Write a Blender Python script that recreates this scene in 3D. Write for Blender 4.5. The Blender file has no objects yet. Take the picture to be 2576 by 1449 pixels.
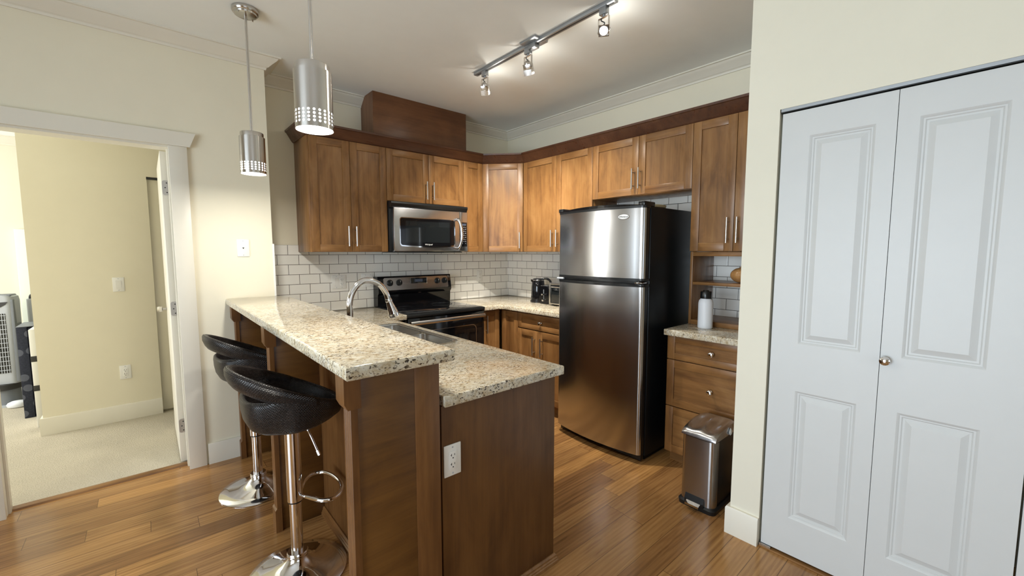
import bpy, bmesh, math, random
from mathutils import Vector, Matrix, Euler
R = math.radians
PI = math.pi
sc = bpy.context.scene
COL = sc.collection
random.seed(7)

# ------------------------------------------------------------------ camera, world, light, exposure
cam_d = bpy.data.cameras.new('camera')
cam = bpy.data.objects.new('camera', cam_d); COL.objects.link(cam)
cam.location = (0, 0, 1.4193)
cam.rotation_euler = (R(90 - 4.914), R(0.044), R(48.935 - 90))
cam_d.sensor_width = 36.0
cam_d.lens = 36.0 * 1056.3 / 2576.0
cam_d.clip_start = 0.02
sc.camera = cam

vs = sc.view_settings
vs.view_transform = 'Standard'; vs.look = 'None'; vs.gamma = 1.0; vs.use_curve_mapping = False
vs.exposure = 0.17
sc.cycles.use_denoising = True
sc.cycles.max_bounces = 8
sc.cycles.diffuse_bounces = 5
sc.cycles.glossy_bounces = 4
sc.cycles.caustics_reflective = False
sc.cycles.caustics_refractive = False
sc.cycles.sample_clamp_indirect = 6.0

W = bpy.data.worlds.new('world'); sc.world = W; W.use_nodes = True
bg = W.node_tree.nodes['Background']
bg.inputs[0].default_value = (0.75, 0.87, 1.0, 1)
bg.inputs[1].default_value = 1.6


def area(name, loc, rot, sx, sy, power, col, spread=180):
    l = bpy.data.lights.new(name, 'AREA'); l.shape = 'RECTANGLE'; l.size = sx; l.size_y = sy
    l.energy = power; l.color = col; l.spread = R(spread)
    o = bpy.data.objects.new(name, l); o.location = loc; o.rotation_euler = rot; COL.objects.link(o)
    return o


# daylight: unseen living-room windows added to supply it, and the bedroom window
area('added_patio_daylight', (-3.30, 0.75, 1.15), (0, R(-90), 0), 1.9, 2.6, 62, (0.78, 0.90, 1.0), 112)  # added window light, spread narrowed to keep it off the left wall
area('added_rear_daylight', (-0.6, -3.25, 1.45), (R(90), 0, 0), 2.4, 1.4, 5, (0.86, 0.93, 1.0))
area('daylight_bedroom_window', (-2.92, 5.2, 1.5), (0, R(-90), 0), 1.5, 1.6, 70, (1.0, 0.985, 0.95))

# ------------------------------------------------------------------ measured layout
YL, YA, XB, ZC = 3.3899, 3.7086, 3.1678, 2.7446      # left wall, tiled wall, fridge wall, ceiling
XE, XR, YN = 0.6895, 2.1607, 0.80                     # end of left wall, closet wall, nook side
ZBAR, ZCN, TC = 1.1058, 0.9195, 0.0403                # bar top, counter top, stone thickness
ZU, ZT = 1.42, 2.277                                  # upper cabinets


# ------------------------------------------------------------------ materials
class NT:
    def __init__(s, name):
        s.m = bpy.data.materials.new(name); s.m.use_nodes = True
        s.t = s.m.node_tree; s.b = s.t.nodes['Principled BSDF']; s.o = s.t.nodes['Material Output']
    def n(s, typ, **k):
        nd = s.t.nodes.new(typ)
        for a, v in k.items(): setattr(nd, a, v)
        return nd
    def link(s, a, b): s.t.links.new(a, b)
    def set(s, **k):
        for a, v in k.items():
            s.b.inputs[a.replace('_', ' ')].default_value = v
    def val(s, sock, v):
        if hasattr(v, 'links'): s.link(v, sock)
        else: sock.default_value = v
    def math(s, op, a, b=0.0, c=None):
        nd = s.n('ShaderNodeMath', operation=op); s.val(nd.inputs[0], a); s.val(nd.inputs[1], b)
        if c is not None: s.val(nd.inputs[2], c)
        return nd.outputs[0]
    def coords(s, scale=(1, 1, 1), rnd=True, loc=(0, 0, 0), kind='Object'):
        tc = s.n('ShaderNodeTexCoord'); out = tc.outputs[kind]
        if rnd:
            oi = s.n('ShaderNodeObjectInfo'); k = s.math('MULTIPLY', oi.outputs['Random'], 17.0)
            ad = s.n('ShaderNodeVectorMath', operation='ADD'); s.link(out, ad.inputs[0]); s.link(k, ad.inputs[1]); out = ad.outputs[0]
        mp = s.n('ShaderNodeMapping'); mp.inputs['Scale'].default_value = scale; mp.inputs['Location'].default_value = loc
        s.link(out, mp.inputs[0]); return mp.outputs[0]
    def noise(s, vec, scale, detail=4, rough=0.55, dist=0.0):
        nd = s.n('ShaderNodeTexNoise'); s.link(vec, nd.inputs['Vector'])
        nd.inputs['Scale'].default_value = scale; nd.inputs['Detail'].default_value = detail
        nd.inputs['Roughness'].default_value = rough; nd.inputs['Distortion'].default_value = dist
        return nd.outputs['Fac']
    def ramp(s, fac, stops, interp='LINEAR'):
        nd = s.n('ShaderNodeValToRGB'); e = nd.color_ramp.elements; nd.color_ramp.interpolation = interp
        while len(e) < len(stops): e.new(0.5)
        for el, (p, c) in zip(e, stops):
            el.position = p; el.color = tuple(c) + ((1,) if len(c) == 3 else ())
        s.link(fac, nd.inputs[0]); return nd.outputs[0]
    def mix(s, fac, a, b, mode='MIX'):
        nd = s.n('ShaderNodeMix', data_type='RGBA', blend_type=mode)
        s.val(nd.inputs[0], fac)
        for i, v in ((6, a), (7, b)):
            if hasattr(v, 'links'): s.link(v, nd.inputs[i])
            else: nd.inputs[i].default_value = tuple(v) + ((1,) if len(v) == 3 else ())
        return nd.outputs[2]
    def bump(s, h, strength=0.2, dist=0.002):
        nd = s.n('ShaderNodeBump'); nd.inputs['Strength'].default_value = strength; nd.inputs['Distance'].default_value = dist
        s.link(h, nd.inputs['Height']); s.link(nd.outputs[0], s.b.inputs['Normal'])
    def color(s, c): s.link(c, s.b.inputs['Base Color'])
    def rough(s, r): s.val(s.b.inputs['Roughness'], r)


def plain(name, col, rough=0.5, metal=0.0, spec=0.5, coat=0.0, bumpy=0.0, bscale=180):
    t = NT(name); t.set(Roughness=rough, Metallic=metal, Coat_Weight=coat)
    t.b.inputs['Specular IOR Level'].default_value = spec
    v = t.coords(rnd=False)
    f = t.noise(v, 9, 3)
    c = t.ramp(f, [(0.3, [x * 0.99 for x in col]), (0.7, [min(1, x * 1.008) for x in col])])
    t.color(c)
    if bumpy: t.bump(t.noise(v, bscale, 2), bumpy, 0.001)
    return t.m


def emit(name, col, strength):
    t = NT(name); t.set(Base_Color=(*col, 1), Emission_Color=(*col, 1), Emission_Strength=strength); return t.m


def wood(name, dark, mid, light, axis, rough=0.34):
    t = NT(name)
    s1 = {'x': (1.4, 26, 26), 'y': (26, 1.4, 26), 'z': (26, 26, 1.4)}[axis]
    s2 = {'x': (2.6, 6, 6), 'y': (6, 2.6, 6), 'z': (6, 6, 2.6)}[axis]
    s3 = {'x': (4, 90, 90), 'y': (90, 4, 90), 'z': (90, 90, 4)}[axis]
    g = t.noise(t.coords(s1), 1.0, 6, 0.62, 0.35)
    b = t.noise(t.coords(s2), 1.0, 4, 0.6, 0.8)
    k = t.noise(t.coords(s3), 1.0, 3, 0.6)
    f = t.math('ADD', t.math('ADD', t.math('MULTIPLY', g, 0.34), t.math('MULTIPLY', b, 0.50)), t.math('MULTIPLY', k, 0.16))
    c = t.ramp(f, [(0.36, dark), (0.5, mid), (0.64, light)])
    t.color(c); t.rough(t.ramp(g, [(0.3, (rough + .08,) * 3), (0.7, (rough - .05,) * 3)]))
    t.set(Coat_Weight=0.08, Coat_Roughness=0.25); t.b.inputs["Specular IOR Level"].default_value = 0.42
    t.bump(g, 0.05, 0.001)
    return t.m


WD, WM, WL = (0.125, 0.054, 0.017), (0.235, 0.113, 0.037), (0.325, 0.168, 0.062)
M = {}
M['wz'] = wood('maple_vertical_grain', WD, WM, WL, 'z')
M['wx'] = wood('maple_horizontal_grain', WD, WM, WL, 'x')
M['wy'] = wood('maple_grain_lengthwise', WD, WM, WL, 'y')
M['cx'] = wood('crown_shade_toned_maple', (0.055, 0.022, 0.012), (0.092, 0.038, 0.020), (0.13, 0.058, 0.030), 'x', 0.3)  # cabinet maple darkened: shade on the down-tilted crown put into its colour
M['panelx'] = wood('veneer_panel', (0.070, 0.028, 0.006), (0.120, 0.051, 0.011), (0.165, 0.075, 0.018), 'x', 0.38)
M['panelz'] = wood('veneer_panel_upright', (0.070, 0.028, 0.008), (0.112, 0.047, 0.013), (0.145, 0.064, 0.018), 'z', 0.38)
M['bar'] = wood('darker_stained_maple', (0.085, 0.034, 0.010), (0.150, 0.064, 0.019), (0.205, 0.094, 0.030), 'z')
M['bary'] = wood('darker_stained_maple_lengthwise', (0.085, 0.034, 0.010), (0.150, 0.064, 0.019), (0.205, 0.094, 0.030), 'y')
M['chasez'] = wood('stained_chase_veneer_upright', (0.10, 0.040, 0.016), (0.145, 0.060, 0.024), (0.185, 0.080, 0.033), 'z')
M['chase'] = wood('stained_chase_veneer', (0.10, 0.040, 0.016), (0.145, 0.060, 0.024), (0.185, 0.080, 0.033), 'x')
M['lid'] = wood('calabash_wood', (0.25, 0.12, 0.04), (0.42, 0.22, 0.08), (0.5, 0.3, 0.12), 'z', 0.3)

M['wall'] = plain('cream_wall_paint', (0.80, 0.757, 0.61), 0.62, spec=0.3, bumpy=0.06, bscale=260)
M['closetwall'] = plain('cream_wall_paint_by_closet', (0.765, 0.735, 0.615), 0.62, spec=0.3, bumpy=0.06, bscale=260)
M['ceil'] = plain('ceiling_paint', (0.88, 0.905, 0.885), 0.8, spec=0.2, bumpy=0.08, bscale=150)
M['trim'] = plain('white_trim_paint', (0.755, 0.725, 0.63), 0.38)
M['doorw'] = plain('white_door_paint', (0.615, 0.63, 0.625), 0.42, bumpy=0.03, bscale=300)
M['white'] = plain('white_plastic', (0.82, 0.82, 0.79), 0.3)
M['slot'] = plain('dark_slot', (0.03, 0.03, 0.03), 0.6)
M['black'] = plain('black_plastic', (0.008, 0.009, 0.010), 0.28)
M['blackgloss'] = plain('black_gloss_enamel', (0.005, 0.005, 0.006), 0.07)
M['fridgeblack'] = plain('black_textured_steel', (0.005, 0.007, 0.009), 0.36, spec=0.3, bumpy=0.06, bscale=420)
M['glass'] = plain('dark_glass', (0.012, 0.014, 0.015), 0.04)
M['chrome'] = plain('chrome', (0.80, 0.80, 0.82), 0.06, 1.0)
M['nickel'] = plain('satin_nickel', (0.62, 0.60, 0.57), 0.28, 1.0)
M['track'] = plain('satin_grey_metal', (0.36, 0.38, 0.40), 0.38, 0.8)
M['greyplastic'] = plain('grey_plastic', (0.20, 0.22, 0.25), 0.4)
M['lightplastic'] = plain('pale_grey_plastic', (0.46, 0.49, 0.53), 0.35)
M['bottle'] = plain('white_powder_coat', (0.78, 0.81, 0.86), 0.45)
M['tray'] = plain('cream_tray', (0.70, 0.63, 0.42), 0.4)
M['hinge'] = plain('hinge_metal', (0.50, 0.48, 0.45), 0.35, 0.9)
M['greenwhite'] = plain('pale_green_white', (0.74, 0.78, 0.66), 0.5)
M['glow'] = emit('lamp_diffuser', (1.0, 0.985, 0.95), 9.0)
M['glowhole'] = emit('lamp_light_through_holes', (1.0, 0.97, 0.96), 5.0)
M['spotglow'] = emit('spot_lens', (1.0, 0.98, 0.94), 60.0)
M['ringgrey'] = plain('dark_grey_print', (0.022, 0.022, 0.024), 0.15)
M['display'] = emit('blue_grey_display', (0.05, 0.065, 0.10), 0.10)


def steel(name, axis, col=(0.56, 0.56, 0.57), rough=0.24):
    t = NT(name); t.set(Metallic=1.0)
    s = {'x': (1, 60, 60), 'y': (8, 1, 60), 'z': (60, 60, 1)}[axis]
    f = t.noise(t.coords(s, rnd=False), 1.0, 3)
    t.color(t.ramp(f, [(0.3, [c * .975 for c in col]), (0.7, [min(1, c * 1.02) for c in col])]))
    t.rough(t.ramp(f, [(0.3, (rough - .015,) * 3), (0.7, (rough + .015,) * 3)]))
    return t.m


def streaked(name, col, rough, aniso=0.75):
    t = NT(name); t.set(Metallic=1.0, Roughness=rough, Anisotropic=aniso, Anisotropic_Rotation=0.25)
    t.set(Base_Color=(*col, 1))
    tg = t.n('ShaderNodeTangent', direction_type='RADIAL', axis='Z'); t.link(tg.outputs[0], t.b.inputs['Tangent'])
    return t.m


M['steely'] = plain('satin_steel', (0.54, 0.54, 0.545), 0.21, 1.0)
M['steelx'] = steel('brushed_steel_x', 'x')
M['steelz'] = streaked('bin_steel', (0.47, 0.465, 0.47), 0.24)
M['nickelz'] = streaked('satin_polished_nickel', (0.58, 0.56, 0.53), 0.22)
M['sinksteel'] = steel('sink_steel', 'y', (0.62, 0.61, 0.58), 0.26)


def granite():
    t = NT('speckled_granite')
    v = t.coords(rnd=False)
    vs_ = t.coords((1.0, 1.0, 1.0), rnd=False, loc=(3, 1, 2))
    sh = t.n('ShaderNodeMapping'); sh.inputs['Scale'].default_value = (0.72, 1.15, 1.0); sh.inputs['Rotation'].default_value = (0, 0, R(35))
    t.link(v, sh.inputs[0]); vst = sh.outputs[0]
    big = t.noise(v, 7, 3, 0.5)
    a = t.noise(vst, 55, 6, 0.65, 0.6)
    base = t.ramp(a, [(0.30, (0.34, 0.25, 0.14)), (0.41, (0.60, 0.52, 0.38)), (0.52, (0.72, 0.67, 0.55)), (0.66, (0.80, 0.78, 0.71))])
    tan = t.ramp(t.noise(vst, 26, 5, 0.6, 0.8), [(0.52, (0, 0, 0)), (0.66, (1, 1, 1))])
    base = t.mix(t.math('MULTIPLY', tan, 0.42), base, (0.50, 0.37, 0.20))
    cl = t.ramp(big, [(0.35, (0.78, 0.765, 0.73)), (0.65, (0.95, 0.935, 0.90))])
    base = t.mix(1.0, base, cl, 'MULTIPLY')
    d1 = t.ramp(t.noise(vst, 125, 3, 0.6, 0.5), [(0.565, (0, 0, 0)), (0.595, (1, 1, 1))])
    dens = t.ramp(t.noise(vs_, 12, 3), [(0.35, (0.25,) * 3), (0.6, (1, 1, 1))])
    base = t.mix(t.math('MULTIPLY', d1, dens), base, (0.035, 0.022, 0.014))
    d2 = t.ramp(t.noise(vs_, 80, 4, 0.6, 0.9), [(0.625, (0, 0, 0)), (0.655, (1, 1, 1))])
    base = t.mix(t.math('MULTIPLY', d2, 0.85), base, (0.10, 0.050, 0.024))
    t.color(base); t.set(Roughness=0.10)
    t.b.inputs['Specular IOR Level'].default_value = 0.55
    return t.m


M['granite'] = granite()


def tile(name, plane, u0, v0):
    t = NT(name)
    tc = t.n('ShaderNodeTexCoord'); sp = t.n('ShaderNodeSeparateXYZ'); t.link(tc.outputs['Object'], sp.inputs[0])
    u = t.math('ADD', sp.outputs[0 if plane == 'x' else 1], 10 * 0.157 - u0)
    w = t.math('ADD', sp.outputs[2], 10 * 0.0795 - v0)
    cb = t.n('ShaderNodeCombineXYZ'); t.link(u, cb.inputs[0]); t.link(w, cb.inputs[1])
    def bt(ms, smooth):
        b = t.n('ShaderNodeTexBrick'); b.offset = 0.5; b.offset_frequency = 2
        t.link(cb.outputs[0], b.inputs['Vector'])
        for k, x in (('Scale', 1.0), ('Mortar Size', ms), ('Mortar Smooth', smooth), ('Bias', 0.0), ('Brick Width', 0.157), ('Row Height', 0.0795)):
            b.inputs[k].default_value = x
        b.inputs['Color1'].default_value = (0.88, 0.87, 0.83, 1); b.inputs['Color2'].default_value = (0.83, 0.825, 0.785, 1)
        b.inputs['Mortar'].default_value = (0.10, 0.092, 0.078, 1)
        return b
    b = bt(0.0019, 0.1); b2 = bt(0.006, 1.0)
    t.color(b.outputs['Color'])
    fac = b.outputs['Fac']
    t.rough(t.math('ADD', t.math('MULTIPLY', fac, 0.6), 0.16))
    wav = t.noise(t.coords(rnd=False), 16, 2)
    h = t.math('SUBTRACT', t.math('MULTIPLY', wav, 0.35), b2.outputs['Fac'])
    t.bump(h, 0.35, 0.0022)
    return t.m


M['tilex'] = tile('subway_tile_rear', 'x', 0.779, ZCN)
M['tiley'] = tile('subway_tile_side', 'y', 0.005, ZCN)


def floor_mat():
    t = NT('laminate_oak_planks')
    PW, PL = 0.1155, 1.18
    tc = t.n('ShaderNodeTexCoord'); sp = t.n('ShaderNodeSeparateXYZ'); t.link(tc.outputs['Object'], sp.inputs[0])
    yy = t.math('DIVIDE', t.math('ADD', sp.outputs[1], 20.02), PW)
    row = t.math('FLOOR', yy); fy = t.math('FRACT', yy)
    wn = t.n('ShaderNodeTexWhiteNoise', noise_dimensions='1D'); t.link(row, wn.inputs['W'])
    xx = t.math('ADD', t.math('DIVIDE', t.math('ADD', sp.outputs[0], 20.0), PL), wn.outputs['Value'])
    colm = t.math('FLOOR', xx); fx = t.math('FRACT', xx)
    cb = t.n('ShaderNodeCombineXYZ'); t.link(row, cb.inputs[0]); t.link(colm, cb.inputs[1])
    w2 = t.n('ShaderNodeTexWhiteNoise', noise_dimensions='2D'); t.link(cb.outputs[0], w2.inputs['Vector'])
    # grain: per-plank shifted coordinates, stretched along x
    sh = t.n('ShaderNodeVectorMath', operation='MULTIPLY_ADD'); t.link(w2.outputs['Color'], sh.inputs[0])
    sh.inputs[1].default_value = (13, 13, 13); t.link(tc.outputs['Object'], sh.inputs[2])
    mp = t.n('ShaderNodeMapping'); mp.inputs['Scale'].default_value = (0.9, 13, 1); t.link(sh.outputs[0], mp.inputs[0])
    g = t.noise(mp.outputs[0], 2.4, 7, 0.62, 1.1)
    mp2 = t.n('ShaderNodeMapping'); mp2.inputs['Scale'].default_value = (3.0, 70, 1); t.link(sh.outputs[0], mp2.inputs[0])
    fine = t.noise(mp2.outputs[0], 1.2, 4, 0.6, 0.3)
    # cathedral rings
    wv = t.n('ShaderNodeTexWave', wave_type='BANDS', bands_direction='Y'); mp3 = t.n('ShaderNodeMapping'); mp3.inputs['Scale'].default_value = (0.55, 9, 1)
    t.link(sh.outputs[0], mp3.inputs[0]); t.link(mp3.outputs[0], wv.inputs['Vector'])
    wv.inputs['Scale'].default_value = 1.6; wv.inputs['Distortion'].default_value = 9; wv.inputs['Detail'].default_value = 2.5; wv.inputs['Detail Scale'].default_value = 0.8
    f = t.math('ADD', t.math('ADD', t.math('MULTIPLY', g, 0.6), t.math('MULTIPLY', fine, 0.10)), t.math('MULTIPLY', wv.outputs['Fac'], 0.07))
    c = t.ramp(f, [(0.20, (0.17, 0.078, 0.027)), (0.34, (0.35, 0.186, 0.069)), (0.48, (0.47, 0.262, 0.101)), (0.62, (0.55, 0.330, 0.140))])
    tint = t.ramp(w2.outputs['Value'], [(0.0, (0.66, 0.58, 0.54)), (0.4, (0.90, 0.85, 0.80)), (0.7, (1.02, 0.98, 0.92)), (1.0, (1.20, 1.14, 1.0))])
    c = t.mix(1.0, c, tint, 'MULTIPLY')
    e1 = t.math('LESS_THAN', fy, 0.022); e2 = t.math('LESS_THAN', fx, 0.0022)
    seam = t.math('MAXIMUM', e1, e2)
    c = t.mix(t.math('MULTIPLY', seam, 0.72), c, (0.055, 0.025, 0.010))
    t.color(c)
    t.rough(t.ramp(fine, [(0.3, (0.24,) * 3), (0.7, (0.17,) * 3)]))
    t.bump(t.math('SUBTRACT', t.math('MULTIPLY', fine, 0.25), seam), 0.12, 0.001)
    return t.m


M['floor'] = floor_mat()


def carpet_mat():
    t = NT('cream_loop_carpet')
    v = t.coords(rnd=False)
    vo = t.n('ShaderNodeTexVoronoi'); t.link(v, vo.inputs['Vector']); vo.inputs['Scale'].default_value = 130
    n = t.noise(v, 260, 3); big = t.noise(v, 3, 2)
    f = t.math('ADD', t.math('MULTIPLY', n, 0.5), t.math('MULTIPLY', vo.outputs['Distance'], 0.5))
    c = t.ramp(f, [(0.2, (0.58, 0.53, 0.43)), (0.6, (0.46, 0.415, 0.325))])
    c = t.mix(1.0, c, t.ramp(big, [(0.3, (0.92,) * 3), (0.7, (1.04,) * 3)]), 'MULTIPLY')
    t.color(c); t.set(Roughness=0.95); t.b.inputs['Specular IOR Level'].default_value = 0.1
    t.bump(t.math('SUBTRACT', n, vo.outputs['Distance']), 0.5, 0.004)
    return t.m


M['carpet'] = carpet_mat()


def weave_mat():
    t = NT('woven_dark_fibre')
    tc = t.n('ShaderNodeTexCoord')
    b = t.n('ShaderNodeTexBrick'); b.offset = 0.5
    t.link(tc.outputs['UV'], b.inputs['Vector'])
    for k, x in (('Scale', 1.0), ('Mortar Size', 0.0016), ('Mortar Smooth', 1.0), ('Brick Width', 0.0095), ('Row Height', 0.0060)):
        b.inputs[k].default_value = x
    b.inputs['Color1'].default_value = (0.040, 0.032, 0.030, 1); b.inputs['Color2'].default_value = (0.014, 0.011, 0.011, 1); b.inputs['Mortar'].default_value = (0.002, 0.002, 0.002, 1)
    t.color(b.outputs['Color']); t.rough(0.33)
    h = t.math('SUBTRACT', 1.0, b.outputs['Fac'])
    t.bump(h, 1.0, 0.005)
    return t.m


M['weave'] = weave_mat()


def navy_mat():
    t = NT('navy_fabric_with_pale_dots')
    v = t.coords(rnd=False)
    sp = t.n('ShaderNodeSeparateXYZ'); t.link(v, sp.inputs[0]); cb = t.n('ShaderNodeCombineXYZ')
    t.link(t.math('ADD', sp.outputs[0], sp.outputs[1]), cb.inputs[0]); t.link(sp.outputs[2], cb.inputs[1])
    vo = t.n('ShaderNodeTexVoronoi', voronoi_dimensions='2D'); vo.inputs['Scale'].default_value = 9; vo.inputs['Randomness'].default_value = 0.75; t.link(cb.outputs[0], vo.inputs['Vector'])
    d = t.math('LESS_THAN', vo.outputs['Distance'], 0.27)
    n = t.noise(v, 90, 3)
    c = t.mix(t.math('MULTIPLY', d, 0.55), t.ramp(n, [(0.3, (0.007, 0.009, 0.018)), (0.7, (0.020, 0.024, 0.042))]), (0.13, 0.14, 0.175))
    t.color(c); t.set(Roughness=0.85)
    return t.m


M['navy'] = navy_mat()


# ------------------------------------------------------------------ mesh helpers
def BM(): return bmesh.new()


def box(bm, x0, x1, y0, y1, z0, z1, bev=0.0, mi=0, seg=2, keep=None):
    xs, ys, zs = sorted((x0, x1)), sorted((y0, y1)), sorted((z0, z1))
    v = [bm.verts.new((x, y, z)) for x in xs for y in ys for z in zs]
    fs = [bm.faces.new([v[i] for i in q]) for q in ((0, 1, 3, 2), (4, 6, 7, 5), (0, 4, 5, 1), (2, 3, 7, 6), (0, 2, 6, 4), (1, 5, 7, 3))]
    for f in fs: f.material_index = mi
    if bev > 0:
        es = list({e for f in fs for e in f.edges})
        if keep: es = [e for e in es if keep(e)]
        r = bmesh.ops.bevel(bm, geom=es, offset=bev, segments=seg, profile=0.5, affect='EDGES')
        for f in r['faces']: f.material_index = mi
    return v


def xf(bm, verts, mat):
    for v in verts: v.co = mat @ v.co


def basis(d):
    d = Vector(d).normalized(); a = Vector((0, 0, 1)) if abs(d.z) < 0.9 else Vector((1, 0, 0))
    u = d.cross(a).normalized(); return u, d.cross(u).normalized(), d


def cyl(bm, p0, p1, r0, r1=None, n=20, mi=0, cap=True):
    r1 = r0 if r1 is None else r1
    p0, p1 = Vector(p0), Vector(p1); u, w, d = basis(p1 - p0)
    A = [bm.verts.new(p0 + (u * math.cos(2 * PI * i / n) + w * math.sin(2 * PI * i / n)) * r0) for i in range(n)]
    B = [bm.verts.new(p1 + (u * math.cos(2 * PI * i / n) + w * math.sin(2 * PI * i / n)) * r1) for i in range(n)]
    fs = [bm.faces.new((A[i], B[i], B[(i + 1) % n], A[(i + 1) % n])) for i in range(n)]
    if cap: fs += [bm.faces.new(A), bm.faces.new(list(reversed(B)))]
    for f in fs: f.material_index = mi


def lathe(bm, prof, c=(0, 0, 0), n=40, mi=0, closed=False, axis='z'):
    rings = []
    cx, cy, cz = c
    def P(r, a, z):
        x, y = r * math.cos(a), r * math.sin(a)
        if axis == 'z': return (cx + x, cy + y, cz + z)
        if axis == 'y': return (cx + x, cy + z, cz + y)
        return (cx + z, cy + x, cz + y)
    for r, z in prof:
        if r < 1e-6: rings.append([bm.verts.new(P(0, 0, z))])
        else: rings.append([bm.verts.new(P(r, 2 * PI * i / n, z)) for i in range(n)])
    pairs = list(zip(rings, rings[1:])) + ([(rings[-1], rings[0])] if closed else [])
    for a, b in pairs:
        for i in range(n):
            j = (i + 1) % n
            if len(a) == 1 and len(b) == 1: continue
            if len(a) == 1: f = bm.faces.new((a[0], b[j], b[i]))
            elif len(b) == 1: f = bm.faces.new((a[i], a[j], b[0]))
            else: f = bm.faces.new((a[i], a[j], b[j], b[i]))
            f.material_index = mi


def smooth_path(pts, k=6):
    P = [Vector(p) for p in pts]; out = []
    for i in range(len(P) - 1):
        a, b, c, d = P[max(i - 1, 0)], P[i], P[i + 1], P[min(i + 2, len(P) - 1)]
        for j in range(k):
            t = j / k
            out.append(0.5 * ((2 * b) + (c - a) * t + (2 * a - 5 * b + 4 * c - d) * t * t + (3 * b - a - 3 * c + d) * t ** 3))
    out.append(P[-1]); return out


def tube(bm, pts, r, n=12, mi=0, cap=True):
    P = [Vector(p) for p in pts]; m = len(P)
    rs = r if isinstance(r, (list, tuple)) else [r] * m
    T = [(P[min(i + 1, m - 1)] - P[max(i - 1, 0)]).normalized() for i in range(m)]
    u = basis(T[0])[0]; rings = []
    for i in range(m):
        u = (u - T[i] * u.dot(T[i])).normalized(); w = T[i].cross(u)
        rings.append([bm.verts.new(P[i] + (u * math.cos(2 * PI * k / n) + w * math.sin(2 * PI * k / n)) * rs[i]) for k in range(n)])
    fs = []
    for a, b in zip(rings, rings[1:]):
        fs += [bm.faces.new((a[k], a[(k + 1) % n], b[(k + 1) % n], b[k])) for k in range(n)]
    if cap: fs += [bm.faces.new(list(reversed(rings[0]))), bm.faces.new(rings[-1])]
    for f in fs: f.material_index = mi


def prism(bm, poly, z0, z1, mi=0, bev=0.0, seg=3):
    A = [bm.verts.new((x, y, z0)) for x, y in poly]; B = [bm.verts.new((x, y, z1)) for x, y in poly]; n = len(poly)
    fs = [bm.faces.new((A[i], A[(i + 1) % n], B[(i + 1) % n], B[i])) for i in range(n)] + [bm.faces.new(list(reversed(A))), bm.faces.new(B)]
    for f in fs: f.material_index = mi
    if bev:
        es = list({e for f in fs[-2:] for e in f.edges})
        r = bmesh.ops.bevel(bm, geom=es, offset=bev, segments=seg, profile=0.5, affect='EDGES')
        for f in r['faces']: f.material_index = mi


def extrude_profile(bm, prof, axis, a0, a1, mi=0):
    """closed 2-D profile pushed along an axis: axis x -> (y,z), y -> (x,z), z -> (x,y)"""
    def P(p, a): return {'x': (a, p[0], p[1]), 'y': (p[0], a, p[1]), 'z': (p[0], p[1], a)}[axis]
    A = [bm.verts.new(P(p, a0)) for p in prof]; B = [bm.verts.new(P(p, a1)) for p in prof]; n = len(prof)
    for i in range(n): bm.faces.new((A[i], A[(i + 1) % n], B[(i + 1) % n], B[i])).material_index = mi
    bm.faces.new(list(reversed(A))).material_index = mi; bm.faces.new(B).material_index = mi


def sweep(bm, path, prof, mi=0):
    """profile (offset to the right of the path, z) swept along a plan path with mitres"""
    P = [Vector((p[0], p[1])) for p in path]; m = len(P)
    ns = []
    for i in range(m - 1):
        d = (P[i + 1] - P[i]).normalized(); ns.append(Vector((d.y, -d.x)))
    rings = []
    for i in range(m):
        if i == 0: k = ns[0]
        elif i == m - 1: k = ns[-1]
        else: k = (ns[i - 1] + ns[i]) / (1 + ns[i - 1].dot(ns[i]))
        rings.append([bm.verts.new((P[i].x + k.x * o, P[i].y + k.y * o, z)) for o, z in prof])
    n = len(prof)
    for a, b in zip(rings, rings[1:]):
        for j in range(n): bm.faces.new((a[j], a[(j + 1) % n], b[(j + 1) % n], b[j])).material_index = mi
    bm.faces.new(rings[0]).material_index = mi; bm.faces.new(list(reversed(rings[-1]))).material_index = mi


def slab(bm, outer, holes, z0, z1, bev=0.006, mi=0):
    loops = []
    es = []
    for lp in [outer] + holes:
        vs_ = [bm.verts.new((x, y, z1)) for x, y in lp]; loops.append(vs_)
        es += [bm.edges.new((vs_[i], vs_[(i + 1) % len(vs_)])) for i in range(len(vs_))]
    r = bmesh.ops.triangle_fill(bm, edges=es, use_beauty=True)
    top = [f for f in r['geom'] if isinstance(f, bmesh.types.BMFace)]
    for f in top:
        f.normal_update()
        if f.normal.z < 0: f.normal_flip()
    ex = bmesh.ops.extrude_face_region(bm, geom=top)
    nv = [g for g in ex['geom'] if isinstance(g, bmesh.types.BMVert)]
    for v in nv: v.co.z = z0
    bmesh.ops.recalc_face_normals(bm, faces=bm.faces[:])
    if bev:
        out = set(loops[0])
        be = [e for e in bm.edges if len(e.link_faces) == 2 and abs(e.verts[0].co.z - e.verts[1].co.z) < 1e-6
              and abs(e.link_faces[0].normal.dot(e.link_faces[1].normal)) < 0.5]
        bmesh.ops.bevel(bm, geom=be, offset=bev, segments=3, profile=0.5, affect='EDGES')


def rrect(x0, x1, y0, y1, r, k=5):
    out = []
    for cx, cy, a0 in ((x1 - r, y1 - r, 0), (x0 + r, y1 - r, 90), (x0 + r, y0 + r, 180), (x1 - r, y0 + r, 270)):
        out += [(cx + r * math.cos(R(a0 + 90 * i / k)), cy + r * math.sin(R(a0 + 90 * i / k))) for i in range(k + 1)]
    return out


def loft(bm, rings, cap=True, mi=0):
    V = [[bm.verts.new(p) for p in r] for r in rings]; n = len(V[0])
    fs = []
    for a, b in zip(V, V[1:]):
        fs += [bm.faces.new((a[i], a[(i + 1) % n], b[(i + 1) % n], b[i])) for i in range(n)]
    if cap: fs += [bm.faces.new(list(reversed(V[0]))), bm.faces.new(V[-1])]
    for f in fs: f.material_index = mi


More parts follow.
